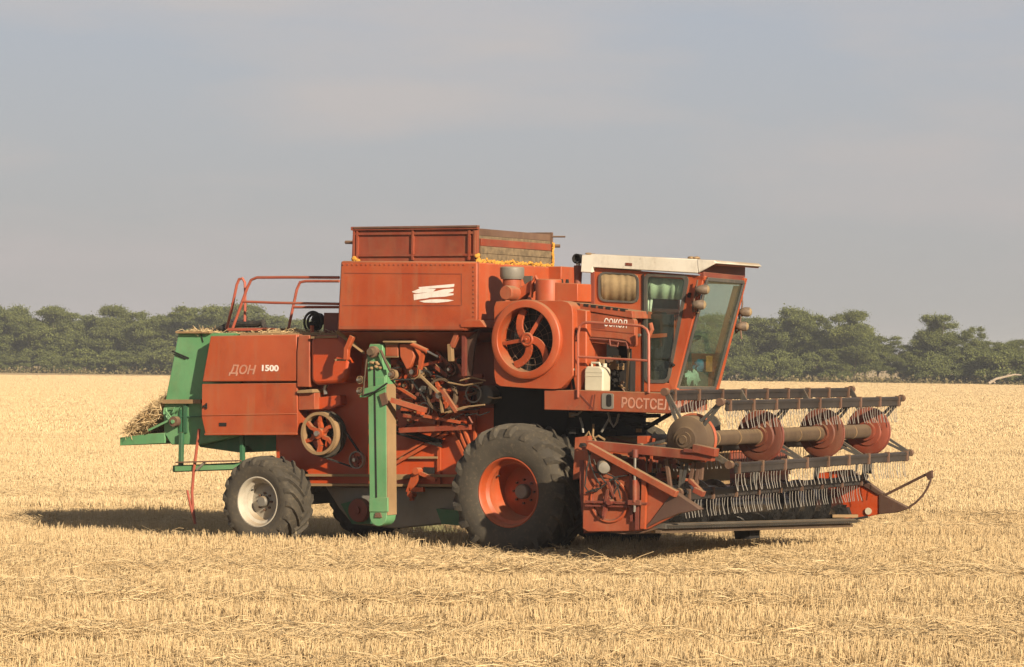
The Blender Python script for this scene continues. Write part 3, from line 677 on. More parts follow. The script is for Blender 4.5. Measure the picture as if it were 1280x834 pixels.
# ---- engine: radiator housing with rotating screen
vr = 0.16
b = MB(); c = L(657, 424.5, vr); Ri = .425; Ro = .53
outer = PL([(617.5,377),(660,375.5),(706,376),(714,380),(716,392),(716,470),(700,487),(660,485.5),(620.5,482.5),(617.5,470)], vr+.06)
# front sheet with a round opening: ring of quads between the hole and the outline
n = 64
def out_at(a):
    best = None; d = Vector((cos(a), sin(a)))
    for i in range(len(outer)):
        p = Vector(outer[i]) - Vector((c[0], c[2])); q = Vector(outer[(i+1) % len(outer)]) - Vector((c[0], c[2])); e_ = q - p
        den = d.x*e_.y - d.y*e_.x
        if abs(den) < 1e-9: continue
        t = (p.x*e_.y - p.y*e_.x)/den; s_ = (p.x*d.y - p.y*d.x)/den
        if t > 0 and -1e-6 <= s_ <= 1+1e-6 and (best is None or t > best): best = t
    return (c[0] + d.x*best, c[2] + d.y*best)
vs = []
for j in range(n):
    a = 2*pi*j/n; vs.append((c[0]+Ri*1.02*cos(a), vr+.06, c[2]+Ri*1.02*sin(a)))
for j in range(n): o_ = out_at(2*pi*j/n); vs.append((o_[0], vr+.06, o_[1]))
for j in range(n): o_ = out_at(2*pi*j/n); vs.append((o_[0], vr+.75, o_[1]))
b.add(vs, [(j, (j+1) % n, n+(j+1) % n, n+j) for j in range(n)] + [(n+j, n+(j+1) % n, 2*n+(j+1) % n, 2*n+j) for j in range(n)])
rad = b.build('radiator_housing', 'red', root, .006)
b = MB(); b.lathe([(Ri,.30),(Ri,-.02),(Ri+.006,-.026),(Ro-.05,-.026),(Ro-.012,-.012),(Ro,.0),(Ro,.14)], c, 0, 64, cap=False); b.build('screen_ring', 'red', rad, 0, 22)
b = MB(); b.lathe([(.001,.22),(Ri+.01,.22)], c, 0, 48, cap=False); b.build('screen_backing', 'black', rad)
b = MB()
for i in range(18):
    a = 2*pi*i/18; b.tube([(c[0]+.08*cos(a),vr+.17,c[2]+.08*sin(a)),(c[0]+Ri*cos(a),vr+.17,c[2]+Ri*sin(a))], .004, 0, 4)
for r_ in (.16,.25,.34): b.ring((c[0],vr+.17,c[2]), r_, .004, 0, 36, 4)
b.build('wire_screen', 'brown', rad)
b = MB(); b.ring((c[0],vr+.04,c[2]), .075, .022, 0, 24, 8); b.lathe([(.055,.02),(.05,.06),(.05,.2)], (c[0],vr,c[2]), 0, 16); b.lathe([(.02,-.01),(.02,.06)], (c[0],vr,c[2]), 0, 8)
for i, a in enumerate((60, 128, 188, 262, 335)):
    pts = []
    curv = 0.0 if a in (60, 188) else 55
    for k in range(7):
        f = k/6; an = radians(a + curv*(1-f)*0.9 - (curv*.45)); r_ = .07 + (Ri-.09)*f; pts.append(Vector((c[0]+r_*cos(an), vr+.06+.05*f, c[2]+r_*sin(an))))
    for k in range(6): b.bar(pts[k], pts[k+1]+(pts[k+1]-pts[k])*.12, .03, .10 if curv else .05, 0, (0,1,0) if False else Vector((0,1,0)).cross((pts[k+1]-pts[k])))
b.build('screen_arm', 'red', rad, .004)
b = MB(); pts = arc(c, Ro+.06, -55, -150, 14, vr+.05); b.tube(pts, .02); b.build('housing_bead', 'maroon', rad)
b = MB(); b.prism(PL([(713,385),(733,388),(733,470),(726,489),(713,489)], .34), .34, .9); rp = b.build('engine_side_post', 'red', root, .015)
b = MB(); b.tube(LL([(712,440),(714,455),(715,470),(718,487)], .30), .02, 0); b.box((L(714,460,.3)[0],.27,L(714,468,.3)[2]),(L(719,460,.3)[0],.33,L(714,456,.3)[2]),0); b.lathe([(.02,-.03),(.025,0)], L(717,462,.27), 1, 10); b.tube(LL([(716,412),(721,414),(722,425),(716,428),(716,445)], .3), .014, 0, 6); b.build_each(['engine_wire','warning_light'], ['black','plastic'], root)

# ---- air cleaner, coolant tank, exhaust
b = MB(); p = L(640,349,.55); b.lathe([(.02,.17),(.15,.165),(.165,.15),(.165,.04),(.155,.02),(.15,0)], p, 0, 28, (0,0,1))
b.lathe([(.125,-.20),(.125,.0)], p, 1, 24, (0,0,1)); ac = b.build('air_cleaner', ['grey','red_dusty'], root)
b = MB(); q = L(632,366,.30); b.lathe([(.001,0),(.09,0),(.098,.02),(.098,.45)], q, 0, 24); b.build('air_duct', 'red_dusty', ac)
b = MB(); b.bar(L(640,376,.6), L(668,356,.6), .12, .12); b.tube(LL([(664,372),(666,352),(670,346),(673,352)], .5), .025); b.prism(PL([(652,345),(664,345),(664,360),(656,356)], .62), .62, .66, 1); b.build('intake_pipe', ['red','dark'], root)
b = MB(); pts = rrect(PL([(672,352),(722,354),(722,376),(672,376)], .40), .10, 5); b.prism(PL([(690,353),(722,354.5),(722,377),(690,377)], .45), .45, 1.0)
cc = L(686,376,.55); b.lathe([(.001,.29),(.17,.285),(.18,.27),(.18,-.02)], cc, 0, 32, (0,0,1)); b.build('coolant_tank', 'red', root, .01)
b = MB()
for x in (696,702,709): b.lathe([(.025,0),(.02,.05)], L(x,354,.6), 0, 8, (0,0,1))
b.build_each('tank_bolt', 'black', root)
b = MB(); p = L(722,377,.95); z1 = L(722,332,.95)[2]; b.lathe([(.045,0),(.05,.25),(.058,z1-p[2]-.01),(.052,z1-p[2])], p, 0, 18, (0,0,1)); 
e2 = L(722,323.5,.93); b.lathe([(.03,0),(.03,.06)], (p[0],.95,z1-.01), 1, 12, (0,0,1)); b.lathe([(.060,.14),(.068,0),(.056,0),(.05,.05),(.001,.06)], (p[0],.90,e2[2]), 2, 22, (0,1,0), False); b.build('exhaust_pipe', ['maroon','steel','black'], root)

# ---- engine cover with air slots
vc = 0.46
b = MB(); b.prism(PL([(708,377),(790,388.5),(791,398),(733,389),(709,386)], vc-.02), vc-.02, 1.0)
ct = b.build('cover_top', 'red_dusty', root, .008)
b = MB()
for i in range(8):
    x = 712.5 + 9.2*i + (0 if i < 2 else 1.6); y = 379.3 + 1.15*i
    b.prism(PL([(x-3,y-1.9),(x+3,y-1.1),(x+3,y+2.2),(x-3,y+1.4)], vc-.024), vc-.026, vc+.05)
b.build('air_slot', 'black', ct)
b = MB(); b.prism(rrect(PL([(732,390),(785,396),(793.5,399),(793.5,434),(733,428)], vc), .05), vc, vc+.09); b.prism(PL([(713,388),(732,390),(732,436),(713,434)], vc), vc, vc+.08)
ec = b.build('engine_cover', 'red_dusty', root, .008)
b = MB(); b.bar(L(733,411,vc-.003), L(793,417,vc-.003), .006, .012); 
b.build('cover_seam', 'red_old', ec)
b = MB()
for i in range(16): b.bar(L(733+1.5*i, 404+.08*i, vc-.002), L(733+1.5*i, 410+.08*i, vc-.002), .004, .007)
b.build('cover_louvre', 'maroon', ec)
text('СОКОЛ', 'lettering', 754.5, 407.6, vc-.004, .105, 'decal', ec, 0, .66, radians(4), .001)
b = MB(); b.tube(LL([(724,418),(735,423),(760,425),(783,428),(785,436)], vc-.03), .013); b.tube(LL([(762,424),(763,432),(772,433),(773,428)], vc-.04), .012); b.build_each('cover_handle', 'maroon', ec)
# engine block behind, below the cover
b = MB(); b.box((.45,.95,2.22),(1.95,1.0,3.3)); b.build('engine_bulkhead', 'black', root)
b = MB(); e0 = L(733,488,.6); re_ = random.Random(9)
b.box((e0[0]+.1,.72,e0[2]),(e0[0]+.6,.95,e0[2]+.42),0); b.box((e0[0]+.3,.66,e0[2]+.28),(e0[0]+.5,.74,e0[2]+.42),1)
for i in range(40):
    x, y = re_.uniform(732,782), re_.uniform(448,488); v_ = re_.uniform(.52,.72); p = L(x,y,v_); s_ = re_.uniform(.02,.05)
    k = re_.random()
    if k < .45: b.tube([p, L(x+re_.uniform(-10,10), y+re_.uniform(-8,14), v_), L(x+re_.uniform(-14,14), y+re_.uniform(-4,20), v_)], re_.choice((.009,.013,.018)), re_.choice((0,0,1,2,3)), 6)
    elif k < .75: b.lathe([(s_,-s_),(s_*.9,s_)], p, re_.choice((0,1,2)), 12, (0,1,0) if re_.random()<.6 else (0,0,1))
    else: b.box((p[0]-s_,p[1]-s_,p[2]-s_),(p[0]+s_,p[1]+s_,p[2]+s_), re_.choice((0,1,2)))
b.build_each('engine_fitting', ['black','tan','brown','grey'], root)
b = MB(); b.tube(LL([(786,434),(785,455),(783,490)], .50), .016); b.tube(LL([(788,436),(788,488)], .55), .02, 1); b.build_each('fuel_line', ['tan','black'], root)
b = MB(); b.box((.35,.95,1.25),(.75,2.5,2.2)); b.box((-.75,.9,1.72),(.4,2.4,2.3)); b.box((-.3,1.0,1.3),(.5,2.2,1.75)); b.build_each('shaded_engine_mass', 'black', root)  # plain black boxes: the shade below the platform is in their colour

# ---- platform under engine and cab
b = MB(); vp = .25
b.prism(PL([(680,488),(720,487.5),(800,490),(845,492.5),(882,496),(882,513),(840,517.5),(760,514.5),(680,512.5)], vp), vp, vp+.05)
plat = b.build('platform_beam', 'red_dusty', root, .01)
z_ = L(760,489,vp)[2]; x0 = L(682,489,vp)[0]; x1 = L(895,497,vp)[0]
b = MB(); b.box((x0,vp+.05,z_-.05),(x1-.1,2.45,z_-.01)); b.prism(PL([(846,492),(876,494.5),(882,498),(846,497)], .5), .5, 2.0); b.build('platform_floor', 'red_dusty', plat)
text('РОСТСЕЛЬМАШ', 'lettering', 776, 509.3, vp-.003, .130, 'decal_worn', plat, 0, .84, radians(1.2))
b = MB(); b.prism(rrect(PL([(752.5,491.5),(767,492),(767,511.5),(752.5,511)], vp-.006), .03), vp-.012, vp+.01, 0); b.prism(rrect(PL([(758,493),(764.5,493),(764.5,508.5),(758,508.5)], vp-.01), .06), vp-.016, vp, 1); b.build('foothold', ['grey','black'], plat)
b = MB(); b.bar(L(720,488,vp-.004), L(742,512,vp-.004),.004,.02); b.bar(L(741,494,vp-.004), L(737,511,vp-.004),.004,.02); b.bar(L(744,493,vp-.004), L(742,511,vp-.004),.004,.012); b.build_each('scrape', 'maroon', plat)
b = MB()
b.tube(LL([(722.5,497),(722.5,418),(724.5,408),(729,404),(736,403),(790,406.5),(803,408),(808.5,412),(811,418),(811,491)], vp-.02), .018)
b.tube(LL([(723,446),(810,451)], vp-.02), .016); b.build_each('guard_rail', 'rail', plat)
b = MB(); b.tube([L(*p_, .26) for p_ in ((811,420),(815,412),(813,404))], .03); b.build('rail_knuckle', 'red_dusty', plat)
# hoses, brackets hanging below the platform
b = MB()
for pts, mt in (([(714,519),(722,518),(727,514)],0),([(725,522),(728,532),(729,541)],0),([(760,515),(763,527),(767,534),(771,528),(774,517)],0),([(752,540),(758,530),(762,522)],0),([(742,530),(741,545),(745,552)],2),([(730,548),(736,540),(740,549),(748,545),(756,550)],2),([(780,518),(800,523),(815,520)],1),([(775,524),(790,532),(808,533),(818,528),(836,517)],1),([(782,531),(800,528),(822,530)],1)):
    b.tube(LL(pts, .55), .016, mt, 6)
rb = random.Random(21)
for i in range(26):
    p = L(rb.uniform(716,800), rb.uniform(516,545), rb.uniform(.6,1.2)); s_ = rb.uniform(.02,.06); b.box((p[0]-s_,p[1]-s_,p[2]-s_),(p[0]+s_,p[1]+s_,p[2]+s_*.6), rb.choice((1,1,2)))
b.build_each(['hose','hose','bracket'], ['grey','black','tan'], root)
b = MB(); b.bar(L(735,518,.9), L(815,520,.9), .5, .05); b.bar(L(806,536,1.0), L(838,517,1.0), .05, .05); b.build_each('cab_undercarriage', 'black', root)

# ---- cab
vA, vB = 0.85, 2.05
b = MB()
b.prism(PL([(739,334),(803,339),(803,490),(789,490),(783,430),(739,384)], vA), vA, vA+.05)
b.prism(PL([(803,339),(882,345),(880,351),(803,345.5)], vA), vA, vA+.05)
b.prism(PL([(861,345),(880,346),(843,490),(838,490),(835.5,476)], vA), vA, vA+.06)
b.prism(PL([(803,477),(838,479),(843,490),(803,490)], vA), vA, vA+.05)
b.prism(PL([(803,342),(806.5,342),(806.5,480),(803,480)], vA), vA, vA+.05)
zf = L(840,489,vA)[2]; zr = L(803,340,vA)[2]; ub = L(739,340,vA)[0]; um = L(788,489,vA)[0]
b.box((ub,vA+.05,L(739,384,vA)[2]),(ub+.05,vB,zr)); b.box((ub,vA+.05,L(739,384,vA)[2]-.05),(um+.1,vB,L(739,384,vA)[2])); b.box((um,vA+.05,zf),(um+.05,vB,L(739,384,vA)[2]))
b.box((um,vA+.02,zf-.06),(L(842,489,vA)[0],vB,zf))
wt, wb = L(880,346,vA), L(843,489,vA)
b.prism([(wt[0]-.14,zr-.15),(wt[0],zr-.15),(wb[0],zf),(wb[0]-.14,zf)], vB-.06, vB)
b.bar((ub,vB-.03,zr-.04), (wt[0],vB-.03,zr-.09), .06, .1); b.box((ub,vB-.05,zf),(um+.1,vB,zr-.05)); b.bar((um,vB-.03,zf+.25),(wb[0]+.05,vB-.03,zf+.25),.05,.5)
cab = b.build('cab', 'red', root, .008)
fr = L(935,349,vB); 
b = MB(); b.bar((wb[0],vA,zf+.01),(wb[0],vB,zf-.02),.07,.07); b.bar((wt[0]+.0,vB-.01,wt[2]+.02),(wb[0]+.0,vB-.01,zf-.02),.075,.06); b.build_each('windscreen_frame', 'red', cab, .006)
b = MB()
def quadstrip(p, q, r_, s_, t=.012, m_=0):
    pv = [Vector(x) for x in (p,q,r_,s_)]; nn = (pv[1]-pv[0]).cross(pv[3]-pv[0]).normalized()*t
    b.add([*pv, *[x+nn for x in pv]], [(0,1,2,3),(7,6,5,4),(0,4,5,1),(1,5,6,2),(2,6,7,3),(3,7,4,0)], m_)
g0 = Vector((wb[0]+.005,vA+.06,zf+.04)); g1 = Vector((wb[0]+.005,vB-.07,zf+.03)); g2 = Vector((wt[0]+.005,vB-.07,wt[2]-.04)); g3 = Vector((wt[0]+.005,vA+.06,wt[2]-.03))
quadstrip(g0,g1,g2,g3); b.build('windscreen', 'glass', cab)
b = MB()
for p, q in ((g0,g1),(g1,g2),(g2,g3),(g3,g0)): b.bar(p+Vector((.015,0,0)), q+Vector((.015,0,0)), .05, .03, 0, (1,0,0))
b.build('windscreen_seal', 'dark', cab, .006)
b = MB(); b.bar((wt[0]-.03,vA,wt[2]+.03),(wt[0]-.03,vB,wt[2]+.01),.06,.07); b.build('windscreen_header', 'maroon', cab, .006)  # red lintel coloured maroon for the shadow under the visor
# door and its tall window
dw = PL([(808,344.5),(858.5,347),(836,470),(831,475.5),(808,475.5)], vA)
b = MB(); o_ = rrect(PL([(805,341.5),(862,344),(837.5,473),(833,479),(805,479)], vA-.01), .10); i_ = rrect(PL([(808.5,345.5),(857,347.5),(834,471),(831,474.5),(808.5,475)], vA-.01), .08)
k_ = len(o_); vs = [(a,vA-.014,z) for a,z in o_]+[(a,vA-.014,z) for a,z in i_]+[(a,vA+.02,z) for a,z in o_]+[(a,vA+.02,z) for a,z in i_]
b.add(vs, [(j,(j+1)%k_,k_+(j+1)%k_,k_+j) for j in range(k_)]+[(j,2*k_+j,2*k_+(j+1)%k_,(j+1)%k_) for j in range(k_)]+[(k_+j,k_+(j+1)%k_,3*k_+(j+1)%k_,3*k_+j) for j in range(k_)]); b.build('door_seal', 'dark', cab)
b = MB(); b.prism(dw, vA+.004, vA+.012); b.build('door_window', 'glass_clear', cab)
b = MB(); b.bar(L(804,343,vA-.01), L(804,489,vA-.01), .02, .015); b.bar(L(861,372,vA-.02), L(862,366,vA-.02), .04, .03); b.bar(L(838,453,vA-.03), L(843,457,vA-.03), .04,.02); b.bar(L(838,447,vA-.03), L(838,457,vA-.03),.04,.015); b.lathe([(.02,-.03),(.02,0)], L(800,419,vA-.01), 1, 10); b.build_each('door_hinge', ['black','grey'], cab)
def curtain(pts_top, pts_bot, v, mat, wav=10, amp=.012):
    b = MB(); n_ = wav*6; vs = []
    for row in range(2):
        (xa,ya),(xb,yb_) = pts_top if row == 0 else pts_bot
        for i in range(n_+1):
            f = i/n_; q = L(xa+(xb-xa)*f, ya+(yb_-ya)*f, v); vs.append((q[0], v+amp*sin(2*pi*wav*f+.8*sin(9*f)+row*.5), q[2]))
    fs = [(i,i+1,n_+2+i,n_+1+i) for i in range(n_)]
    b.add(vs, fs); o = b.build('curtain', mat, cab); s_ = o.modifiers.new('solid','SOLIDIFY'); s_.thickness = .004; return o
curtain(((807,346),(860,349)), ((807,373),(855,375)), vA+.10, 'curtain_green', 4, .014); curtain(((806,372),(816,373)), ((806,405),(812,404)), vA+.12, 'bag', 2)
b = MB(); o_ = rrect(PL([(748.5,339.5),(799,342.5),(799,379.5),(748.5,377)], vA), .11); i_ = rrect(PL([(751,342),(796.5,344.5),(796.5,377),(751,374.5)], vA), .09)
k_ = len(o_); vs = [(a,vA-.02,z) for a,z in o_]+[(a,vA-.02,z) for a,z in i_]+[(a,vA-.001,z) for a,z in o_]+[(a,vA-.004,z) for a,z in i_]
b.add(vs, [(j,(j+1)%k_,k_+(j+1)%k_,k_+j) for j in range(k_)]+[(j,2*k_+j,2*k_+(j+1)%k_,(j+1)%k_) for j in range(k_)]+[(k_+j,k_+(j+1)%k_,3*k_+(j+1)%k_,3*k_+j) for j in range(k_)]); b.build('side_window_seal', 'dark', cab)
curtain(((751,342),(797,344.5)), ((751,375),(797,377)), vA-.008, 'curtain_beige', 5, .0035)
b = MB(); b.bar(L(741,340,vA-.02), L(741,384,vA-.02), .03, .05); b.bar(L(743,384,vA-.02), L(752,393,vA-.02), .03, .05); b.build('cab_corner_trim', 'maroon', cab)
# roof
b = MB(); b.prism(PL([(727,318.5),(744,317.5),(872,324),(873,341.5),(741,334),(739.5,341),(725.5,340.5)], .78), .78, 2.15); b.prism(PL([(871,324),(893,325.3),(896,328.5),(873,341.5)], .78), .775, .80); b.prism(PL([(871,324),(893,325.3),(897,329),(892,330),(871,327.5)], .80), .80, 2.13)
roof = b.build('roof', 'white', cab, .012)
b = MB(); x_ = L(872,342,.78)[0]; q = L(894,328.5,.78)
b.prism([(x_+.004,q[2]+.02),(q[0]-.02,q[2]-.012),(q[0]-.03,q[2]-.03),(x_+.004,q[2]-.0)], .805, 2.125); b.prism([(x_+.002,L(872,328,.78)[2]),(x_+.02,L(872,328,.78)[2]),(x_+.02,L(872,342,.78)[2]-.01),(x_+.002,L(872,342,.78)[2]-.01)], .79, 2.14); b.build('visor', 'maroon', roof)  # darker red here puts the shade under the roof front into the colour
b = MB(); b.prism(PL([(782,328.5),(790,329),(790,332.5),(782,332)], .777), .772, .79); b.build('marker_lamp', 'maroon', roof)
b = MB(); rs = random.Random(4)
for i in range(9): b.blob(L(rs.uniform(862,872), rs.uniform(322,325), .8+rs.uniform(0,.1)), .05, .04, .018)
for i in range(6): b.blob(L(rs.uniform(728,744), rs.uniform(317,320), .8+rs.uniform(0,.1)), .05, .04, .015)
b.build_each('dirt_clod', 'tan', roof)
def lamp(px, py, v, s_=1.0):
    b = MB(); p = L(px, py, v); r_ = .078*s_
    b.lathe([(.001,-.115),(r_*.45,-.10),(r_*.75,-.07),(r_*.95,-.03),(r_,.01),(r_*.93,.045)], p, 0, 22, (1,.45,.0)); b.lathe([(r_*.9,.045),(r_*.55,.070),(.001,.078)], p, 1, 22, (1,.45,.0), False)
    b.tube([Vector(p)+Vector((-.04,.0,-.03)), Vector(p)+Vector((-.13,.05,-.09)), Vector(p)+Vector((-.16,.08,.05))], .014, 2, 6)
    return b.build('work_light', ['lamp','curtain_beige','brown'], cab)
lamp(880,362,.74,.84); lamp(875.5,381,.74,.84); lamp(933,390,2.18,.84); lamp(929,408,2.18,.84)
b = MB(); b.tube([L(*p_, .78) for p_ in ((872,350),(868,372),(866,388),(874,392))], .012, 0, 6); b.tube([L(*p_, 2.15) for p_ in ((927,352),(928,380),(925,405),(927,424))], .012, 0, 6); b.build_each('lamp_bracket', 'brown', cab)
# inside the cab
b = MB(); su = um + .04
b.box((su,1.15,zf+.02),(su+.34,1.75,zf+.42),0); b.box((su,1.17,zf+.42),(su+.38,1.73,zf+.54),0); b.box((su-.08,1.17,zf+.5),(su+.05,1.73,zf+1.05),0); b.build('driver_seat', 'black', cab, .04)
b = MB(); sw = Vector((su+.50,1.45,zf+.66)); b.ring(sw, .17, .014, 0, 28, 6, (-.45,0,1)); b.tube([sw, sw+Vector((.06,0,-.60))], .03, 0); b.bar(sw+Vector((0,-.18,0)), sw+Vector((0,.18,0)), .03,.012,0); b.build('steering_wheel', 'black', cab)
b = MB(); b.prism([(wb[0]-.30,zf),(wb[0]-.03,zf),(wb[0]-.02,zf+.05),(wb[0]-.20,zf+.06),(wb[0]-.21,zf+.27),(wb[0]-.42,zf+.27),(wb[0]-.42,zf)], vA+.1, vB-.1); b.box((wb[0]-.24,1.42,zf+.05),(wb[0]-.06,vB-.1,zf+.25)); b.build('dashboard', 'dark', cab, .01)
b = MB(); b.bar(L(810,420.5,.92), L(834,419,.95), .03, .05); b.build('door_bar', 'red', cab)
# ================================================================== cutting header and reel
VN, VF = -1.18, 4.78
def hz(v): return -0.036 * (v - VN)            # the header hangs a little lower at its far end
b = MB(); 
b.prism([(1.78,1.47),(1.84,1.47),(1.86,1.0),(1.90,.60),(1.86,.52),(1.80,1.0)], VN, VF, 0)
b.bar((1.80,VN,1.50),(1.80,VF,1.48), .12, .12, 1)
b.bar((1.87,VN,1.12),(1.87,VF,1.10), .05, .06, 1)
head = b.build('header_frame', ['maroon','red_dusty'], root)
b = MB(); b.sheet([(1.86,.76),(1.95,.66),(2.15,.585),(2.45,.57),(2.70,.60),(2.90,.66)], VN, VF, hz(VN), hz(VF), .03); b.build('trough_floor', 'brown', head)
# near end panel with its drive
b = MB(); ve = VN - .04
b.prism(PL([(730,561),(742,557),(790,584),(838,613),(868,634),(852,640),(812,661),(798,664),(735,665),(728,661)], ve), ve, ve+.05)
ep = b.build('end_panel', 'red_dusty', head, .01); ep['label'] = 'near orange-red end panel with drive wheel and ram'
b = MB(); cw = L(762,626,ve-.01); b.ring(cw, .26, .018, 0, 40, 6); b.ring(cw, .245, .012, 1, 40, 6); b.lathe([(.06,-.06),(.06,.0)], cw, 1, 16)
for a in (70, 250): b.bar((cw[0],ve-.04,cw[2]), (cw[0]+.24*cos(radians(a)),ve-.02,cw[2]+.24*sin(radians(a))), .03, .04, 1)
b.build('drive_wheel', ['red','maroon'], ep)
b = MB(); b.bar(L(732,627,ve-.06), L(809,629.5,ve-.06), .04, .025); b.bar(L(732,632,ve-.05), L(790,633.5,ve-.05), .03, .02); b.lathe([(.035,-.05),(.035,.05)], L(763,628,ve-.08), 0, 12); b.bar(L(760,612,ve-.08), L(754,645,ve-.08), .03, .03); b.bar(L(760,602,ve-.06), L(768,622,ve-.06), .03, .03); b.build_each('drive_rod', 'maroon', ep)
b = MB(); b.bar(L(735,557,ve-.07), L(846,618,ve-.07), .08, .085); b.build('diagonal_brace', 'red_dusty', ep, .008)
b = MB(); b.bar(L(806,600,ve-.04), L(804,661,ve-.04), .05, .06); b.bar(L(797,600,ve-.05), L(797,662,ve-.05), .04, .05, 1); b.bar(L(789,590,ve-.03), L(790,652,ve-.03), .03, .04, 1); b.bar(L(812,606,ve-.03), L(842,620,ve-.03), .03, .03); b.build_each('panel_stiffener', ['red','maroon'], ep)
b = MB(); b.prism(PL([(842,614),(868,631),(876,637),(850,642),(826,651),(803,663),(815,650)], ve), ve-.02, ve+.10); b.build('crop_divider', 'dark_brown', ep, .01)
b = MB(); b.tube(LL([(793.5,628),(793.5,600)], ve-.09), .034, 0, 12); b.tube(LL([(793.5,600),(794,570)], ve-.09), .018, 1, 10); b.tube(LL([(793.5,628),(793,640)], ve-.09), .018, 1, 10); b.bar(L(786,628,ve-.09), L(801,628.5,ve-.09), .05, .06, 2); b.tube(LL([(794,562),(794,572)],ve-.09), .04, 2, 10); b.build('lift_ram', ['red_old','steel','maroon'], ep)
b = MB(); b.lathe([(.001,-.1),(.07,-.09),(.085,-.06),(.085,.10)], L(755,583,ve-.02), 0, 22, (-.6,1,.2)); b.build('grease_can', 'grey', ep)
b = MB()
for pts in ([(738,566),(733,590),(731,608),(735,614),(745,614),(756,606)],[(742,574),(748,590),(754,600),(760,606)],[(756,606),(764,600),(772,596),(786,594)],[(763,626),(770,612),(775,604),(766,596)],[(735,562),(738,580),(744,596),(750,606)],[(768,600),(773,612),(776,624)],[(742,590),(758,592),(772,598)],[(732,616),(742,612),(752,610)]):
    b.tube(LL(pts, ve-.06), .010, 0, 6)
b.build_each('hose', 'rubber_dark', ep)
# clutter of the header's top rail and feeder joint
b = MB(); b.bar(L(738,556,-.75), L(835,572,-.75), .12, .10, 0); b.bar(L(740,568,-.6), L(822,584,-.6), .10, .10, 1); b.bar(L(744,578,-.5), L(815,592,-.5), .06, .06, 1); b.bar(L(770,556,-.7), L(774,585,-.7), .10, .06, 0); b.bar(L(806,556,-.9), L(802,610,-.9), .10, .08, 1)
b.bar(L(800,553,-.85), L(812,553,-.85), .14, .16, 0); b.bar(L(818,548,-.95), L(812,590,-.95), .04,.03,0)
rh = random.Random(8)
for i in range(60):
    p = L(rh.uniform(740,870), 0, 0); x = rh.uniform(745,865); y = 566 + (x-745)*.10 + rh.uniform(-4,22); p = L(x, y, rh.uniform(-.9,-.2)); s_ = rh.uniform(.015,.045)
    if rh.random() < .5: b.box((p[0]-s_,p[1]-s_,p[2]-s_),(p[0]+s_*1.5,p[1]+s_,p[2]+s_*.6), rh.choice((0,1,1,2,3)))
    else: b.tube([p, (p[0]+rh.uniform(-.2,.2),p[1]+.05,p[2]+rh.uniform(-.12,.06))], .012, rh.choice((1,2,3)), 5)
b.build_each('header_link', ['red','red_old','tan','black'], head)
# feeder house between cab and header
b = MB(); b.prism(PL([(716,552),(735,547),(775,545),(830,552),(858,566),(858,610),(790,600),(716,585)], 1.15), 1.15, 2.45); b.bar(L(760,546,1.1), L(812,560,1.1), .04, .03, 1); b.bar(L(735,549,1.1), L(852,569,1.1), .05, .05, 1)
b.build('feeder_house', ['tan','red_old'], root, .02)
b = MB(); b.prism(PL([(719,547),(735,545),(737,560),(733,595),(716,600)], .15), .15, .25); b.bar(L(738,562,.0), L(727,556,.0), .12,.05,1); b.build('header_hook', ['red_dusty','black'], root)
# brackets and clamps along the header's top rail
b = MB(); rk = random.Random(14)
for i in range(46):
    v_ = VN+.2+(VF-VN-.4)*i/45+rk.uniform(-.05,.05); s_ = rk.uniform(.02,.05)
    b.box((1.79-s_,v_-s_,1.52),(1.82+s_*1.3,v_+s_,1.56+s_*rk.uniform(.3,1.6)), rk.choice((0,0,1,2)))
b.build_each('rail_clamp', ['red_old','red_dusty','brown'], head)
# auger
ac_u, ac_z = 2.48, .885
b = MB(); b.tube([(ac_u,VN+.05,ac_z),(ac_u,VF-.05,ac_z+hz(VF))], .265, 0, 36)
def flight(v0_, v1_, hand, turns):
    n_ = int(turns*26); vs = []; fs = []
    for i in range(n_+1):
        f = i/n_; v_ = v0_+(v1_-v0_)*f; th = hand*2*pi*turns*f
        for r_ in (.26, .345):
            for o_ in (-.006, .006): vs.append((ac_u+r_*cos(th), v_+o_, ac_z+hz(v_)+r_*sin(th)))
    for i in range(n_):
        a = i*4; fs += [(a,a+2,a+6,a+4),(a+1,a+5,a+7,a+3),(a+2,a+3,a+7,a+6)]
    b.add(vs, fs, 0)
flight(VN+.1, 1.35, 1, 4.6); flight(VF-.1, 2.2, -1, 4.8)
for i in range(14): 
    a = i*1.1; v_ = 1.35+.85*i/13; b.tube([(ac_u+.15*cos(a),v_,ac_z+hz(v_)+.15*sin(a)),(ac_u+.36*cos(a),v_,ac_z+hz(v_)+.36*sin(a))], .012, 0, 6)
b.build('auger', 'auger', head)
# cutter bar with its guard fingers, skid shoe
b = MB(); cu_, cz_ = 2.93, .665
b.bar((cu_,VN,cz_),(cu_,VF-.15,cz_+hz(VF-.15)), .16, .06, 0); b.bar((cu_-.02,VN+.0,cz_-.07),(cu_-.02,VF-.15,cz_-.07+hz(VF-.15)), .07, .04, 1)
for i in range(78):
    v_ = VN+.05+i*.074; b.add([(cu_+.05,v_-.018,cz_+hz(v_)+.02),(cu_+.05,v_+.018,cz_+hz(v_)+.02),(cu_+.05,v_,cz_+hz(v_)-.03),(cu_+.19,v_,cz_+hz(v_)+.005)], [(0,1,3),(1,2,3),(2,0,3),(0,2,1)], 0)
b.build('cutter_bar', ['dark','dusty_drum'], head)
b = MB(); s0 = L(918,656,1.6); s1 = L(935,656,1.6); b.prism(PL([(915,652),(938,652),(937,674),(919,674)], 1.7), 1.7, 2.0); b.build('skid_shoe', 'black', head)
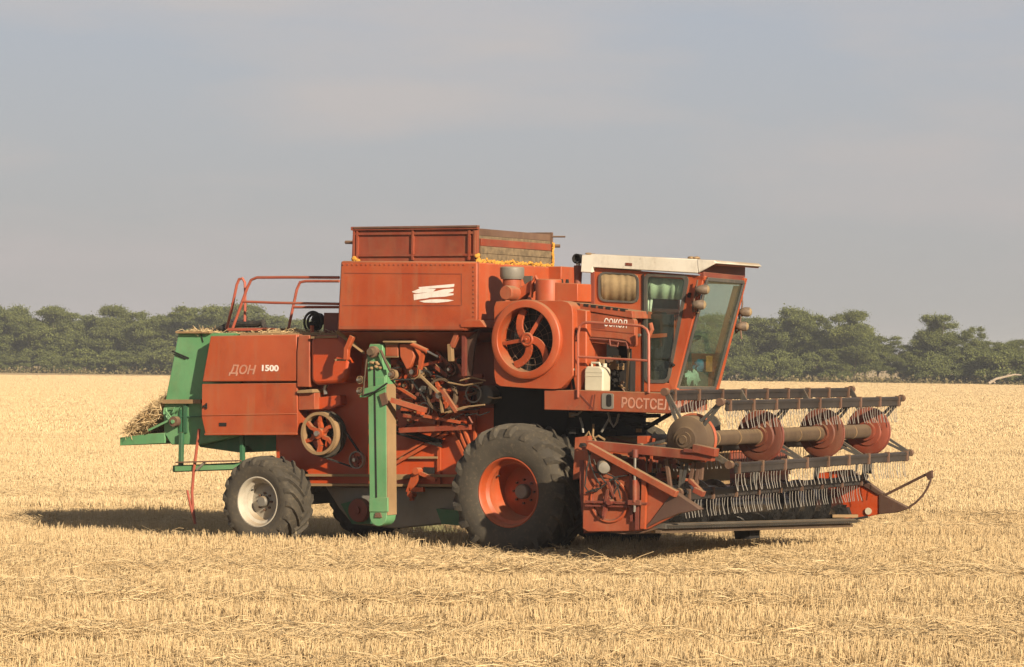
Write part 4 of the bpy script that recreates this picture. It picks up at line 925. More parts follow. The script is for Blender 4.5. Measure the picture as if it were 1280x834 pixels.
# far end panel, divider point and lifter bow
vf = VF
b = MB(); b.prism(PL([(1020,592),(1055,587),(1076,598),(1102,616),(1103,642),(1080,647),(1045,651),(1020,650)], vf), vf, vf+.05); 
fp = b.build('end_panel', 'red_clean', head, .01); fp['label'] = 'far orange-red end panel with brown divider point'
b = MB(); A = PL([(1099,616),(1137,635.5),(1120,641),(1099,643)], vf); b.prism(A, vf-.02, vf+.08); b.prism(PL([(1045,590),(1062,587),(1104,617),(1098,619),(1070,603)], vf-.03), vf-.03, vf+.07); b.build('crop_divider', 'dark_brown', fp, .01)
b = MB(); b.tube(LL([(1104,620),(1160,592)], vf), .019); b.tube(LL([(1163,590),(1163.5,600),(1160,609),(1153,620),(1144,629),(1134,635.5)], vf), .016); b.prism(PL([(1157,592),(1165,588),(1166,597),(1161,600)], vf), vf-.03, vf+.03); b.build_each('lifter_bow', 'dark_brown', fp)
b = MB(); b.lathe([(.05,-.02),(.045,0)], L(1086,639,vf-.01), 0, 16); b.build('reflector', 'plastic', fp)
b = MB(); b.prism(PL([(1050,636),(1060,634),(1063,643),(1051,646)], vf-.1), vf-.15, vf-.05, 0); b.bar(L(1040,645,vf-.3), L(1072,645,vf-.1), .10,.04,1); b.bar(L(1085,646,vf-.1), L(1062,650,vf-.2), .08,.03,0); b.build_each('knife_head', ['black','tan'], fp)

# ---- reel
RU, RZ, RR = 3.25, 1.735, .655
RVN, RVF = -.98, 4.47
b = MB(); b.tube([(RU,-1.2,RZ),(RU,RVF+.03,RZ)], .098, 0, 22)
for i in range(9): 
    v_ = -.4+i*.6; b.lathe([(.101,0),(.101,.02)], (RU,v_,RZ), 1, 22)
reel = b.build('reel', ['dusty_drum','tan'], root)
b = MB(); b.lathe([(.001,-.26),(.05,-.26),(.06,-.22),(.15,-.21),(.17,-.19),(.24,-.17),(.285,-.14),(.295,-.10),(.295,.02)], (RU,RVN+.02,RZ), 0, 44); b.lathe([(.30,0),(.325,.015),(.31,.05),(.25,.05)], (RU,RVN+.04,RZ), 1, 44, cap=False); b.build('reel_drum', ['dusty_drum','red'], reel)
for v_ in (.95, 2.85, RVF-.06):
    b = MB(); b.lathe([(.095,-.10),(.13,-.10),(.135,-.05),(.20,-.045),(.215,-.025),(.30,-.02),(.32,-.01),(.32,.045),(.30,.05),(.095,.05)], (RU,v_,RZ), 0, 44, cap=False); b.ring((RU,v_+.02,RZ), .32, .02, 1, 40, 6); b.build('reel_disc', ['red_rust' if v_ < 4 else 'red_old','maroon'], reel)  # rusty discs also darkened for shade; the far one left redder as lit
ANG = (118, 46, -26, -98, -170)
for k, a in enumerate(ANG):
    ca, sa = cos(radians(a)), sin(radians(a)); bu, bz = RU+RR*ca, RZ+RR*sa
    b = MB()
    b.tube([(bu,RVN-.12,bz),(bu,RVF+.05,bz)], .022, 0, 8)
    b.bar((bu,RVN+.02,bz-.058),(bu,RVF,bz-.058), .022, .09, 0)
    b.bar((bu+.012,RVN+.02,bz-.015),(bu+.012,RVF,bz-.015), .03, .02, 0)
    nb = 9
    for i in range(nb): v_ = RVN+.1+(RVF-RVN-.2)*i/(nb-1); b.box((bu-.03,v_-.02,bz-.115),(bu+.035,v_+.02,bz+.032), 1)
    b.lathe([(.05,-.04),(.05,.03)], (bu,RVN-.12,bz), 1, 14); b.lathe([(.05,0),(.05,.06)], (bu,RVF+.02,bz), 1, 14)
    bt = b.build('reel_bat', ['slat','brown'], reel)
    b = MB()
    rt_ = random.Random(40+k)
    for i in range(64):
        v_ = RVN+.08+(RVF-RVN-.16)*i/63+rt_.uniform(-.012,.012); dv = rt_.gauss(0,.012); du = rt_.gauss(0,.014)
        if rt_.random() < .06: continue
        b.tube([(bu-.012,v_,bz-.07),(bu-.022,v_,bz-.15),(bu-.016+du*.5,v_+dv*.4,bz-.24),(bu+.008+du,v_+dv,bz-.33)], .0048, 0, 5)
        b.ring((bu-.016,v_,bz-.085), .022, .008, 1, 8, 4)
    b.build('tine', ['tine','slat'], bt)['label'] = 'row of spring tines hanging from the bat'
    b = MB()
    for v_ in (RVN-.10, .98, 2.88, RVF+.02):
        for s_ in (-.035, .035):
            b.bar((RU+.26*ca-s_*sa, v_, RZ+.26*sa+s_*ca), (bu-s_*.3*sa, v_, bz+s_*.3*ca), .025, .035, 0, (-sa,0,ca))
    b.build_each('reel_arm', 'dark', bt)
b = MB(); va = RVN - .22
b.bar(L(735,556,va), L(892,571,va), .10, .115, 0); b.bar(L(868,560,va-.03), L(896,566,va-.03), .12, .10, 0); b.bar(L(855,563,va-.06), L(893,566,va-.06), .05, .05, 1)
for pts in ([(833,574),(838,610)],[(868,578),(862,606)],[(874,578),(870,608)],[(878,578),(876,600)]): b.bar(L(*pts[0],va+.1), L(*pts[1],va+.1), .04, .05, 2)
b.bar(L(862,600,va+.05), L(880,618,va+.05), .06, .05, 0); b.bar(L(868,612,va+.02), L(880,618,va+.02), .08, .07, 0)
b.build_each('reel_support', ['red_old','maroon','brown'], root, .006)
b = MB(); b.bar(L(1086,592,RVF+.1), L(1089,560,RVF+.1), .05, .07, 0); b.bar((1.85,VF,1.38+hz(VF)),(RU,VF-.02,RZ), .08, .10, 0); b.bar(L(1070,590,RVF), L(1073,562,RVF), .02, .02, 0); b.build_each('reel_support', 'dark', root)
b = MB(); b.prism(rrect(PL([(879,520),(893,519),(899,527),(899,546),(880,546)], .3), .06), .3, .34); b.build('rear_shield', 'dark', reel)

# ================================================================== things that ride on the machine
def on_machine(o): o.matrix_world = rm; return o
b = MB(); j0 = L(730.5,489,.30); j1 = L(754,489,.30); zt = L(742,459,.30)[2]; du = j1[0]-j0[0]
body_ = rrect([(j0[0],j0[2]),(j1[0],j0[2]),(j1[0],zt-.03),(j1[0]-.05,zt+.01),(j0[0]+.03,zt+.01),(j0[0],zt-.03)], .03)
b.prism(body_, .29, .50)
jc = bpy.data.objects.new('jerrycan', None); COL.objects.link(jc)
jm = rm @ Matrix.Translation((j0[0]+du/2, .40, j0[2])); jc.matrix_world = jm
off = Matrix.Translation((-(j0[0]+du/2), -.40, -j0[2]))
def jpart(bb, name, mat, bev=0):
    o = bb.build(name, mat, jc, bev); o.data.transform(off); return o
jpart(b, 'can_body', 'plastic', .018)
b = MB(); b.tube([(j0[0]+.05,.40,zt-.01),(j0[0]+.055,.40,zt+.055),(j0[0]+.16,.40,zt+.055),(j0[0]+.19,.40,zt-.01)], .018, 0, 8); jpart(b, 'handle', 'plastic')
b = MB(); b.lathe([(.03,0),(.03,.05),(.001,.052)], (j1[0]-.05,.42,zt), 0, 16, (0,0,1)); jpart(b, 'cap', 'plastic')
b = MB(); b.bar((j0[0]+.01,.288,j0[2]+.2),(j1[0]-.01,.288,j0[2]+.2),.006,.006); b.bar((j0[0]+.01,.288,j0[2]+.25),(j1[0]-.01,.288,j0[2]+.25),.006,.006); jpart(b, 'moulded_rib', 'plastic')
tag(jc, 'milky white plastic jerrycan standing on the platform in front of the engine', 'jerrycan')
rw = random.Random(2)
def lump(name, label, cat, c, sx, sy, sz, mat):
    random.seed(sum(map(ord, name))); b = MB(); b.blob((0,0,0), sx, sy, sz, 0, 18, .28); o = b.build(name, mat, None, 0, 60)
    o.matrix_world = rm @ Matrix.Translation(c); return tag(o, label, cat)
dz = zf + .30
lump('plastic_bag', 'crumpled whitish plastic bag behind the windscreen of the cab', 'bag', (wb[0]-.10, LU(864,470,wb[0]-.10)[1], zf+.06+.10), .07, .20, .11, 'bag')
lump('blue_cloth', 'small bright blue cloth bundle on the dashboard behind the windscreen', 'cloth', (wb[0]-.15, LU(877,453,wb[0]-.15)[1], zf+.25+.075), .09, .16, .085, 'blue')
b = MB(); b.box((-.01,-.09,-.12),(.01,.09,.10)); o = b.build('orange_cloth', 'orange', None, .008); o.matrix_world = rm @ Matrix.Translation((wb[0]-.03,1.90,zf+.37)); tag(o, 'orange cloth hanging inside the right edge of the windscreen', 'cloth')
# ================================================================== straw, stubble, trees
def np_mesh(name, verts, faces_quads, mat, tint=None, tris=None):
    me = bpy.data.meshes.new(name)
    nq = len(faces_quads); nv = len(verts)
    me.vertices.add(nv); me.vertices.foreach_set('co', np.asarray(verts, dtype=np.float32).ravel())
    me.loops.add(nq*4); me.loops.foreach_set('vertex_index', np.asarray(faces_quads, dtype=np.int32).ravel())
    me.polygons.add(nq); me.polygons.foreach_set('loop_start', np.arange(0, nq*4, 4, dtype=np.int32))
    me.materials.append(M[mat])
    if tint is not None:
        at = me.attributes.new('tint', 'FLOAT', 'POINT'); at.data.foreach_set('value', np.asarray(tint, dtype=np.float32))
    me.update(); me.validate()
    return me
def straws(base, tip, mid_off, width, tint, r):
    """bundle of straws: each a bent two-segment strip folded to a V so that it has two lit sides"""
    n = len(base); mid = (base + tip)/2 + mid_off
    d = tip - base; side = np.cross(d, r.normal(size=(n,3))); side /= np.linalg.norm(side, axis=1)[:,None] + 1e-9
    oth = np.cross(d, side); oth /= np.linalg.norm(oth, axis=1)[:,None] + 1e-9
    V = []; F = []; k = 0
    vs = np.stack([base-side*width[:,None], base+oth*width[:,None]*.8, base+side*width[:,None],
                   mid-side*width[:,None], mid+oth*width[:,None]*.8, mid+side*width[:,None],
                   tip-side*width[:,None]*.7, tip+oth*width[:,None]*.5, tip+side*width[:,None]*.7], 1).reshape(-1,3)
    q = np.array([[0,1,4,3],[1,2,5,4],[3,4,7,6],[4,5,8,7]])
    F = (np.arange(n)[:,None,None]*9 + q[None]).reshape(-1,4)
    return vs, F, np.repeat(tint, 9)
def stub_tuft(r, n, sx, sy, hmin, hmax, w, lean=.12):
    base = np.stack([r.uniform(-sx,sx,n), r.normal(0,sy,n), np.full(n,-.01)],1)
    h = r.uniform(hmin,hmax,n); tip = base + np.stack([r.normal(0,lean,n)*h, r.normal(0,lean,n)*h, h],1)
    return base, tip, r.normal(0,.004,(n,3)), np.full(n,w)*r.uniform(.7,1.3,n)
def lying(r, n, rad, lmin, lmax, zmax, w):
    c = np.stack([r.normal(0,rad,n), r.normal(0,rad*.7,n), r.uniform(.01,zmax,n)],1)
    a = r.uniform(0,2*pi,n); l = r.uniform(lmin,lmax,n)/2; el = r.normal(0,.22,n)
    d = np.stack([np.cos(a)*np.cos(el), np.sin(a)*np.cos(el), np.sin(el)],1)*l[:,None]
    base, tip = c-d, c+d
    base[:,2] = np.maximum(base[:,2],.005); tip[:,2] = np.maximum(tip[:,2],.005)
    return base, tip, r.normal(0,.012,(n,3)), np.full(n,w)*r.uniform(.7,1.3,n)
def variants(prefix, makers, mat='straw'):
    c = bpy.data.collections.new(prefix)          # never linked to the scene: only a source for the straw of the field
    for i, mk in enumerate(makers):
        r = np.random.default_rng(100+i+len(prefix)*7)
        parts = [mk_(r) for mk_ in mk]; Vs, Fs, Ts = [], [], []; off = 0
        for p in parts:
            n = len(p[0]); t = np.clip(r.normal(.55,.27,n),0,1)
            v, f, tt = straws(*p, t, r); Vs.append(v); Fs.append(f+off); Ts.append(tt); off += len(v)
        me = np_mesh(prefix, np.concatenate(Vs), np.concatenate(Fs), mat, np.concatenate(Ts))
        o = bpy.data.objects.new('%s_%03d' % (prefix, i), me); c.objects.link(o)
    return c
def scatter(name, label_kind, coll, nvar, pts, rot, scl, r):
    n = len(pts); me = bpy.data.meshes.new(name); me.vertices.add(n); me.vertices.foreach_set('co', np.asarray(pts, dtype=np.float32).ravel())
    a = me.attributes.new('pick', 'INT', 'POINT'); a.data.foreach_set('value', r.integers(0, nvar, n).astype(np.int32))
    a = me.attributes.new('turn', 'FLOAT_VECTOR', 'POINT'); a.data.foreach_set('vector', np.asarray(rot, dtype=np.float32).ravel())
    a = me.attributes.new('grow', 'FLOAT_VECTOR', 'POINT'); a.data.foreach_set('vector', np.asarray(scl, dtype=np.float32).ravel())
    o = bpy.data.objects.new(name, me); COL.objects.link(o)
    ng = bpy.data.node_groups.new(name, 'GeometryNodeTree')
    ng.interface.new_socket('Geometry', in_out='INPUT', socket_type='NodeSocketGeometry'); ng.interface.new_socket('Geometry', in_out='OUTPUT', socket_type='NodeSocketGeometry')
    N = ng.nodes; gi = N.new('NodeGroupInput'); go = N.new('NodeGroupOutput')
    ci = N.new('GeometryNodeCollectionInfo'); ci.inputs['Collection'].default_value = coll; ci.inputs['Separate Children'].default_value = True; ci.inputs['Reset Children'].default_value = True
    ip = N.new('GeometryNodeInstanceOnPoints'); ip.inputs['Pick Instance'].default_value = True
    def na(nm, ty):
        q = N.new('GeometryNodeInputNamedAttribute'); q.data_type = ty; q.inputs['Name'].default_value = nm; return q.outputs['Attribute']
    lk = ng.links.new
    lk(gi.outputs[0], ip.inputs['Points']); lk(ci.outputs[0], ip.inputs['Instance']); lk(na('pick','INT'), ip.inputs['Instance Index'])
    lk(na('turn','FLOAT_VECTOR'), ip.inputs['Rotation']); lk(na('grow','FLOAT_VECTOR'), ip.inputs['Scale']); lk(ip.outputs[0], go.inputs[0])
    md = o.modifiers.new('scatter', 'NODES'); md.node_group = ng
    tag(o, kind='stuff'); return o
def vnoise(x, y, seed=0):
    """smooth value noise"""
    r = np.random.default_rng(seed); G = r.random((256,256))
    xi = np.floor(x).astype(int); yi = np.floor(y).astype(int); fx = x-xi; fy = y-yi
    fx = fx*fx*(3-2*fx); fy = fy*fy*(3-2*fy)
    g = lambda i, j: G[i % 256, j % 256]
    return (g(xi,yi)*(1-fx)+g(xi+1,yi)*fx)*(1-fy)+(g(xi,yi+1)*(1-fx)+g(xi+1,yi+1)*fx)*fy
HALF = 0.5*1280/FOC
def strip(d0, d1, row, along, margin, r, ang=0.02):
    """drilled rows across the view, jittered"""
    P = []
    ys = np.arange(d0, d1, row)
    for y in ys:
        w = y*HALF + margin
        x = np.arange(-w, w, along); x = x + r.normal(0, along*.35, len(x))
        P.append(np.stack([x, y + x*ang + r.normal(0, row*.13, len(x)), np.zeros(len(x))],1))
    P = np.concatenate(P); P[:,2] = gz(P[:,1]); return P
near_v = variants('stubble_tuft', [[(lambda r, k=k: stub_tuft(r, 10, .05, .026, .11, .20, .0034, .14))] for k in range(10)])
far_v = variants('stubble_clump', [[(lambda r, k=k: stub_tuft(r, 60, .22, .09, .10, .19, .0050, .17)), (lambda r, k=k: lying(r, 16, .2, .1, .35, .06, .005))] for k in range(8)], 'straw_far')
patch_v = variants('stubble_patch', [[(lambda r, k=k: stub_tuft(r, 170, .8, .42, .07, .17, .010, .25))] for k in range(6)], 'straw_far')
lie_v = variants('loose_straw', [[(lambda r, k=k: lying(r, 30, .24, .08, .36, .12, .0030))] for k in range(10)])

r1 = np.random.default_rng(1)
P = strip(17.5, 50, .165, .062, 6.5, r1)
x, y = P[:,0], P[:,1]
tram = vnoise(x*.10+3, y*.85+7, 5)                    # passes of the machine leave longer and shorter bands
clump = vnoise(x*1.3, y*1.3, 6)
fine = vnoise(x*3.1, y*1.1, 8)
keep = (r1.random(len(P)) < .35 + .9*clump) & (r1.random(len(P)) < .45 + 1.1*fine) & ~((tram < .25) & (r1.random(len(P)) < .6))
hgt = .58 + .80*tram + .25*(clump-.5)
P, hgt = P[keep], hgt[keep]; n = len(P)
rot = np.stack([r1.normal(0,.10,n), r1.normal(0,.12,n), r1.uniform(-.5,.5,n) + pi*(r1.random(n)<.5)],1)
s = r1.uniform(.85,1.15,n); scatter('stubble', '', near_v, 10, P, rot, np.stack([s,s,s*hgt],1), r1)['label'] = 'short cut golden stubble standing in drilled rows'
P = strip(50, 95, .26, .34, 20, r1); n = len(P); tr = vnoise(P[:,0]*.06, P[:,1]*.5, 9)
rot = np.stack([r1.normal(0,.05,n), r1.normal(0,.05,n), r1.uniform(-.3,.3,n)+pi*(r1.random(n)<.5)],1); s = r1.uniform(.85,1.2,n)
scatter('stubble', '', far_v, 8, P, rot, np.stack([s,s,s*(.7+.6*tr)],1), r1)
P = strip(95, 335, 1.0, 1.5, 75, r1); n = len(P); tr = vnoise(P[:,0]*.03, P[:,1]*.25, 9)
rot = np.stack([np.zeros(n), np.zeros(n), r1.uniform(-.2,.2,n)+pi*(r1.random(n)<.5)],1); s = r1.uniform(.85,1.2,n)
scatter('stubble', '', patch_v, 6, P, rot, np.stack([s,s,s*(.6+.6*tr)],1), r1)
# chopped straw left lying in bands
n = 110000; y = 17.5 + 48*r1.random(n)**1.15; x = (r1.random(n)*2-1)*(y*HALF+6.5)
band = vnoise(x*.07+11, y*.75+3, 15)*.7 + vnoise(x*.9, y*2.2, 16)*.45
keep = r1.random(n) < np.clip((band-.60)*2.0, .015, .8)
P = np.stack([x,y,gz(y)+.01+.10*np.clip(band-.5,0,1)],1)[keep]; n = len(P)
rot = np.stack([r1.normal(0,.08,n), r1.normal(0,.08,n), r1.uniform(0,2*pi,n)],1); s = r1.uniform(.6,1.15,n)
scatter('loose_straw', '', lie_v, 10, P, rot, np.stack([s,s,s],1), r1)['label'] = 'chopped straw lying in loose bands over the stubble'

# straw heaped in and on the machine
def straw_heap(name, label, c, pts, dirs, seed, w=.004, lmin=.10, lmax=.34):
    r = np.random.default_rng(seed); n = len(pts)
    l = r.uniform(lmin,lmax,n)/2; a = dirs/np.linalg.norm(dirs,axis=1)[:,None]
    v, f, t = straws(pts-a*l[:,None], pts+a*l[:,None], r.normal(0,.03,(n,3)), np.full(n,w)*r.uniform(.7,1.4,n), np.clip(r.normal(.5,.3,n),0,1), r)
    o = bpy.data.objects.new(name, np_mesh(name, v, f, 'straw', t)); COL.objects.link(o)
    o.matrix_world = rm @ Matrix.Translation(c); return tag(o, label, 'straw', kind='stuff')
r = np.random.default_rng(55); n = 3600
c0 = Vector(L(203,544,1.0)); tipx = L(160,543,1.0)[0]-c0[0]; toph = L(203,496,1.0)[2]-c0[2]
f = r.random(n)**.7; vv = r.uniform(-.06,.9,n)                     # f = 0 at the hood, 1 at the foot of the heap on the tray
top = toph*(1-f)**.85*(.80+.35*vnoise(f*5+3, vv*4+2, 8)) + .02
P = np.stack([tipx*f, vv, top*(1-.55*r.random(n)**2.2)],1)
D = np.stack([np.full(n,-.6)+r.normal(0,.6,n), r.normal(0,.7,n), np.full(n,-.45)+r.normal(0,.45,n)],1)
straw_heap('straw_heap', 'loose heap of straw spilling out of the green rear hood onto its tray', c0, P, D, 56)
def flat_chaff(px, py, v_, su, sv, sz, n, seed):
    r = np.random.default_rng(seed); P = np.stack([r.normal(0,su,n), r.uniform(-.03,sv,n), np.abs(r.normal(0,sz,n))],1)
    P[:,2] *= np.exp(-(P[:,0]/su)**2*.4)*(.4+1.2*vnoise(P[:,0]*5+20, P[:,1]*5+20, 3)); D = r.normal(size=(n,3)); D[:,2] *= .2
    return P, D
for px, py, v_, su, sv, sz, n_, lb in ((343,417,.98,.42,.9,.018,700,'chaff lying on the rear deck beside the step'),(246,415.5,.98,.18,.8,.012,350,'dry straw lying on the top edge of the green hood')):
    P, D = flat_chaff(px, py, v_, su, sv, sz, n_, int(px)); straw_heap('chaff', lb, L(px,py,v_), P, D, int(px)+1, .004, .04, .16)

# ------------------------------------------------------------------ trees
def leaf_quads(c, r, size, flat=.0):
    n = len(c); a = r.normal(size=(n,3)); a[:,2] = np.abs(a[:,2])*1.2 + flat; a /= np.linalg.norm(a,axis=1)[:,None]
    t = np.cross(a, r.normal(size=(n,3))); t /= np.linalg.norm(t,axis=1)[:,None]; bt = np.cross(a,t)
    s = size*r.uniform(.6,1.35,n)[:,None]; e_ = r.uniform(.45,1.0,n)[:,None]
    vs = np.stack([c-t*s-bt*s*e_*.4, c+t*s*.2-bt*s*e_, c+t*s+bt*s*e_*.3, c-t*s*.3+bt*s*e_],1).reshape(-1,3)
    return vs, np.arange(n*4).reshape(-1,4)
def crown_mesh(seed, H, Wd, base, lobes, flat, dens, size=.17, shape='round', mat='leaf'):
    r = np.random.default_rng(seed); C = []; T = []; lob = []
    for i in range(lobes):
        f = r.random(); z = base + (H-base)*(.12+.86*f)
        wr = {'round': math.sqrt(max(0.05, 1-((f-.45)/.60)**2)), 'spread': .40+.60*f, 'loose': .55+.3*r.random()}[shape]
        a = r.uniform(0,2*pi); q = math.sqrt(r.random())*wr*Wd/2*.85
        lr = r.uniform(.075,.16)*Wd*(1.1 if f < .75 else .9)
        lob.append((q*cos(a), q*sin(a), min(z, H-lr*flat*.7), lr))
    subs = []
    for (lx, ly, lz, lr) in lob:
        subs.append((lx, ly, lz, lr*.8))
        for _ in range(6):                                # each bough breaks up into smaller sprays
            d = r.normal(size=3); d /= np.linalg.norm(d); d[2] = abs(d[2])*.8 - .1
            subs.append((lx+d[0]*lr*.9, ly+d[1]*lr*.9, lz+d[2]*lr*flat*1.0, lr*r.uniform(.25,.5)))
    for (lx, ly, lz, lr) in subs:
        n = int(dens*lr*lr*95)+8; p = r.normal(size=(n,3))*.58*lr*1.25; p[:,2] *= flat*1.05
        keep = (p[:,2] > -lr*flat*.6) | (r.random(n) < .35)
        p = p[keep]; C.append(p + np.array([lx,ly,lz])); T.append(np.clip(r.normal(r.uniform(.15,.85),.20,len(p)),0,1))
    c = np.concatenate(C); v, f = leaf_quads(c, r, size); t = np.repeat(np.concatenate(T),4)
    return np_mesh('crown', v, f, mat, t), lob
def trunk_mesh(seed, H, lob, base):
    rr = random.Random(seed); b = MB(); k = Vector((rr.uniform(-.3,.3), rr.uniform(-.3,.3), base+.5)); b.tube([(0,0,-.2),(k.x*.4,k.y*.4,base*.5),k,(k.x*1.6,k.y*1.6,H*.7)], .22, 0, 8, .06)
    for lx, ly, lz, lr in rr.sample(lob, min(8, len(lob))):
        z0 = rr.uniform(.4,1.0)*(base+.5); m_ = Vector((lx*.4,ly*.4,z0+(lz-z0)*.6)); b.tube([(k.x*.8,k.y*.8,z0),m_,(lx,ly,lz)], .09, 0, 6, .03)
    o = b.build('trunk', 'bark'); me = o.data; bpy.data.objects.remove(o); return me
KINDS = []
for i in range(6): KINDS.append(('dense_tree', *(lambda s: (lambda cm: (cm[0], trunk_mesh(s, 8.0, cm[1], 1.0)))(crown_mesh(s, 8.2+.4*(i%3), 6.6+.5*(i%2), .6, 44, .66, 13, .088)))(200+i)))
for i in range(4): KINDS.append(('spreading_tree', *(lambda s: (lambda cm: (cm[0], trunk_mesh(s, 7.0, cm[1], 2.0)))(crown_mesh(s, 8.0, 7.0, 1.5, 30, .52, 10, .085, 'spread')))(300+i)))
for i in range(3): KINDS.append(('loose_tree', *(lambda s: (lambda cm: (cm[0], trunk_mesh(s, 7.0, cm[1], 1.5)))(crown_mesh(s, 8.0, 5.0, 1.0, 24, .58, 9, .085, 'loose')))(400+i)))
for i in range(4): KINDS.append(('bush', *(lambda s: (lambda cm: (cm[0], trunk_mesh(s, 2.0, cm[1], .3)))(crown_mesh(s, 3.0, 4.6, .1, 16, .62, 20, .088, 'round')))(500+i)))
def edge(X):
    """distance of the field's far edge along the hedgerow"""
    return 340 - 0.62*X
def far_x(px, d): return (px-CXP)/FOC*d
def plant_tree(kind, X, back, h, label, group, seed, wsc=1.0):
    nm, cme, tme = KINDS[kind]; r = random.Random(seed)
    o = bpy.data.objects.new(nm, None); COL.objects.link(o)
    o.location = (X, edge(X)+back, 0); o.rotation_euler = (0,0,r.uniform(0,2*pi)); s_ = h/(3.0 if nm == 'bush' else 8.2); o.scale = (s_*wsc, s_*wsc, s_)
    for n_, me in (('crown', cme), ('trunk', tme)):
        c = bpy.data.objects.new(n_, me); COL.objects.link(c); c.parent = o
    cat = 'bush' if nm == 'bush' else 'tree'
    tag(o, label, cat, group); return o
rt = random.Random(77)
LBL = {'dense_tree': 'dense olive green tree in the hedgerow along the far edge of the field', 'spreading_tree': 'flat-topped spreading tree in the hedgerow along the far edge of the field',
       'loose_tree': 'thin loose-crowned tree in the hedgerow along the far edge of the field', 'bush': 'low olive bush at the foot of the hedgerow beyond the stubble'}
def pxX(px):
    """where along the hedgerow a measured column of the photograph falls"""
    k = (px-CXP)/FOC; return k*340/(1+0.62*k)
def top_h(px, py):
    d = edge(pxX(px)); return CAM_H + (CYP + 30 + (px-CXP)*.00785 - py)/FOC*d
GR = 'trees of the hedgerow beyond the field'
left = [(-60,388),(-28,390),(4,386),(38,397),(66,394),(100,392),(132,393),(160,396),(190,398),(222,386),(248,385),(276,386),(305,388),(335,393),(362,398),(390,404)]
for i, (px, py) in enumerate(left):
    k = rt.choice((0,1,2,3,4,5,0,2,6)); plant_tree(k, pxX(px), rt.uniform(2,7), top_h(px,py)*1.02, LBL[KINDS[k][0]], GR, 600+i, rt.uniform(.95,1.2))
for i in range(17):
    px = -70+28*i+rt.uniform(-8,8); k = rt.choice((0,1,3,4,5)); plant_tree(k, pxX(px), rt.uniform(11,18), top_h(px,400), LBL[KINDS[k][0]], GR, 650+i, 1.25)
for i in range(14):
    px = 420+36*i; k = rt.choice((0,1,2,3)); plant_tree(k, pxX(px), rt.uniform(3,8), top_h(px,400), LBL[KINDS[k][0]], GR, 680+i, 1.3)
right = [(905,404,2),(925,402,0),(948,400,3),(975,398,6),(1000,393,1),(1025,400,4),(1050,402,7),(1072,400,5),(1088,410,7),(1106,421,6),(1124,432,8)]
for i, (px, py, k) in enumerate(right): plant_tree(k, pxX(px), rt.uniform(2,7), top_h(px,py)*1.02, LBL[KINDS[k][0]], GR, 700+i, rt.uniform(.9,1.15))
for i in range(9):
    px = 900+25*i
    if px > 1060: continue
    plant_tree(rt.choice((0,1,3,5)), pxX(px), rt.uniform(10,16), top_h(px,415+max(0,px-1040)*.22), LBL['dense_tree'], GR, 720+i, 1.25)
for i, (px, py, k, w_) in enumerate(((1160,409,7,.75),(1185,395,8,.72),(1224,409,9,.65),(1146,434,7,1.0),(1200,428,2,1.2),(1172,430,4,1.1),(1240,431,1,1.2),(1262,430,3,1.2),(1290,432,5,1.2),(1320,428,0,1.2))):
    lb = {1160:'flat-topped tree leaning left, first of the tall crowns in the right hedgerow',1185:'tallest flat-topped tree rising above the right hedgerow',1224:'narrow flat-topped tree right of the tallest hedgerow tree'}.get(px, LBL[KINDS[k][0]])
    plant_tree(k, pxX(px), rt.uniform(3,8), top_h(px,py)*1.02, lb, GR, 740+i, w_)
for i in range(11):
    px = 1155+16*i+rt.uniform(-4,4); plant_tree(rt.choice((0,1,3,4)), pxX(px), rt.uniform(10,16), top_h(px,436), LBL['dense_tree'], GR, 760+i, 1.3)
# bushes at the foot of the hedgerow, with a gap where the field beyond shows
for i in range(74):
    px = -60+19*i+rt.uniform(-6,6)
    if 1070 < px < 1140: continue
    plant_tree(13+rt.randint(0,3), pxX(px), rt.uniform(-1.5,2.5), rt.uniform(1.8,3.6), LBL['bush'], 'bushes along the foot of the hedgerow', 800+i, rt.uniform(.8,1.3))
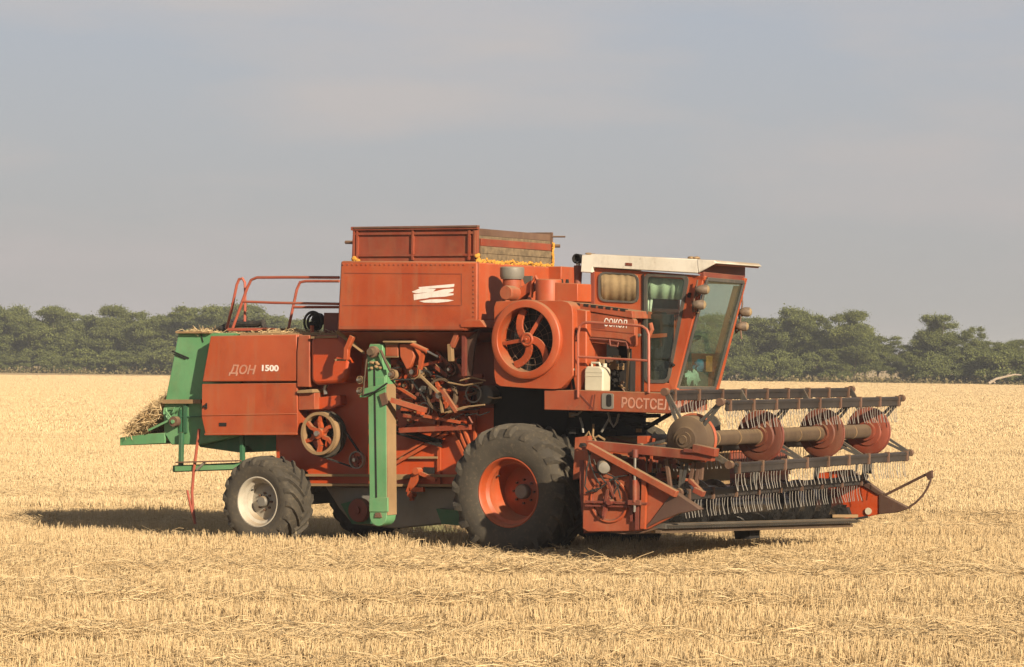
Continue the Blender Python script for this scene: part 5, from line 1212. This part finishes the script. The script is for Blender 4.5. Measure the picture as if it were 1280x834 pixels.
# the hedgerow runs on to both sides beyond the picture as one mass
cc_ = bpy.data.collections.new('hedgerow_crowns')
for i in range(6): cc_.objects.link(bpy.data.objects.new('hedgerow_crown_%02d' % i, KINDS[i][1]))
rs_ = np.random.default_rng(91); X = np.concatenate([rs_.uniform(-230, pxX(-75)-3, 110), rs_.uniform(pxX(1330)+3, 190, 90)]); n = len(X)
P = np.stack([X, 340-.62*X+rs_.uniform(1,16,n), np.zeros(n)],1); s = rs_.uniform(.75,1.1,n)
scatter('hedgerow', '', cc_, 6, P, np.stack([np.zeros(n),np.zeros(n),rs_.uniform(0,6.3,n)],1), np.stack([s*1.15,s*1.15,s],1), rs_)['label'] = 'hedgerow trees running on beyond the picture'
# dry verge of weeds in front of the hedgerow
r = np.random.default_rng(31); n = 26000; X = r.uniform(-110,90,n); back = r.uniform(-4,6,n)
hh = np.abs(r.normal(0,.32,n))*(1+.8*vnoise(X*.25+40,back*.1,3)); c = np.stack([X, 340-.62*X+back, hh*.8],1)
v, f = leaf_quads(c, r, .16); vg = bpy.data.objects.new('dry_weeds', np_mesh('dry_weeds', v, f, 'scrub', np.repeat(r.random(n),4))); COL.objects.link(vg)
tag(vg, 'dry weedy verge between stubble and hedgerow', 'weeds', kind='stuff')
# fallen pale branch in the verge at the right
b = MB(); X0 = pxX(1250); b.tube([(-2.0,0,.25),(-1.2,.1,.75),(-.2,0,1.0),(.9,.1,1.25),(1.6,0,1.2)], .16, 0, 7, .08); b.tube([(-2,0,.2),(-1.7,.2,.55),(-1.3,.0,.3)], .12, 0, 6); b.tube([(-.2,0,1.0),(.4,-.3,1.5)], .07, 0, 6, .03)
o = b.build('dead_branch', 'wood'); o.location = (X0, edge(X0)-4.5, 0); tag(o, 'pale dead branch lying at the foot of the right hedgerow', 'branch')

# ------------------------------------------------------------------ air
b = MB(); b.box((-2700,-80,-1),(2700,3100,17)); hz_ = b.build('haze', 'red')
hm = bpy.data.materials.new('field_dust_haze'); hm.use_nodes = True; t = hm.node_tree; t.nodes.clear()
ho = t.nodes.new('ShaderNodeOutputMaterial'); pv = t.nodes.new('ShaderNodeVolumePrincipled'); pv.inputs['Color'].default_value = (.88,.91,.95,1); pv.inputs['Density'].default_value = 0.0005; pv.inputs['Anisotropy'].default_value = 0.2
t.links.new(pv.outputs[0], ho.inputs['Volume']); hz_.data.materials.clear(); hz_.data.materials.append(hm); tag(hz_, kind='stuff')
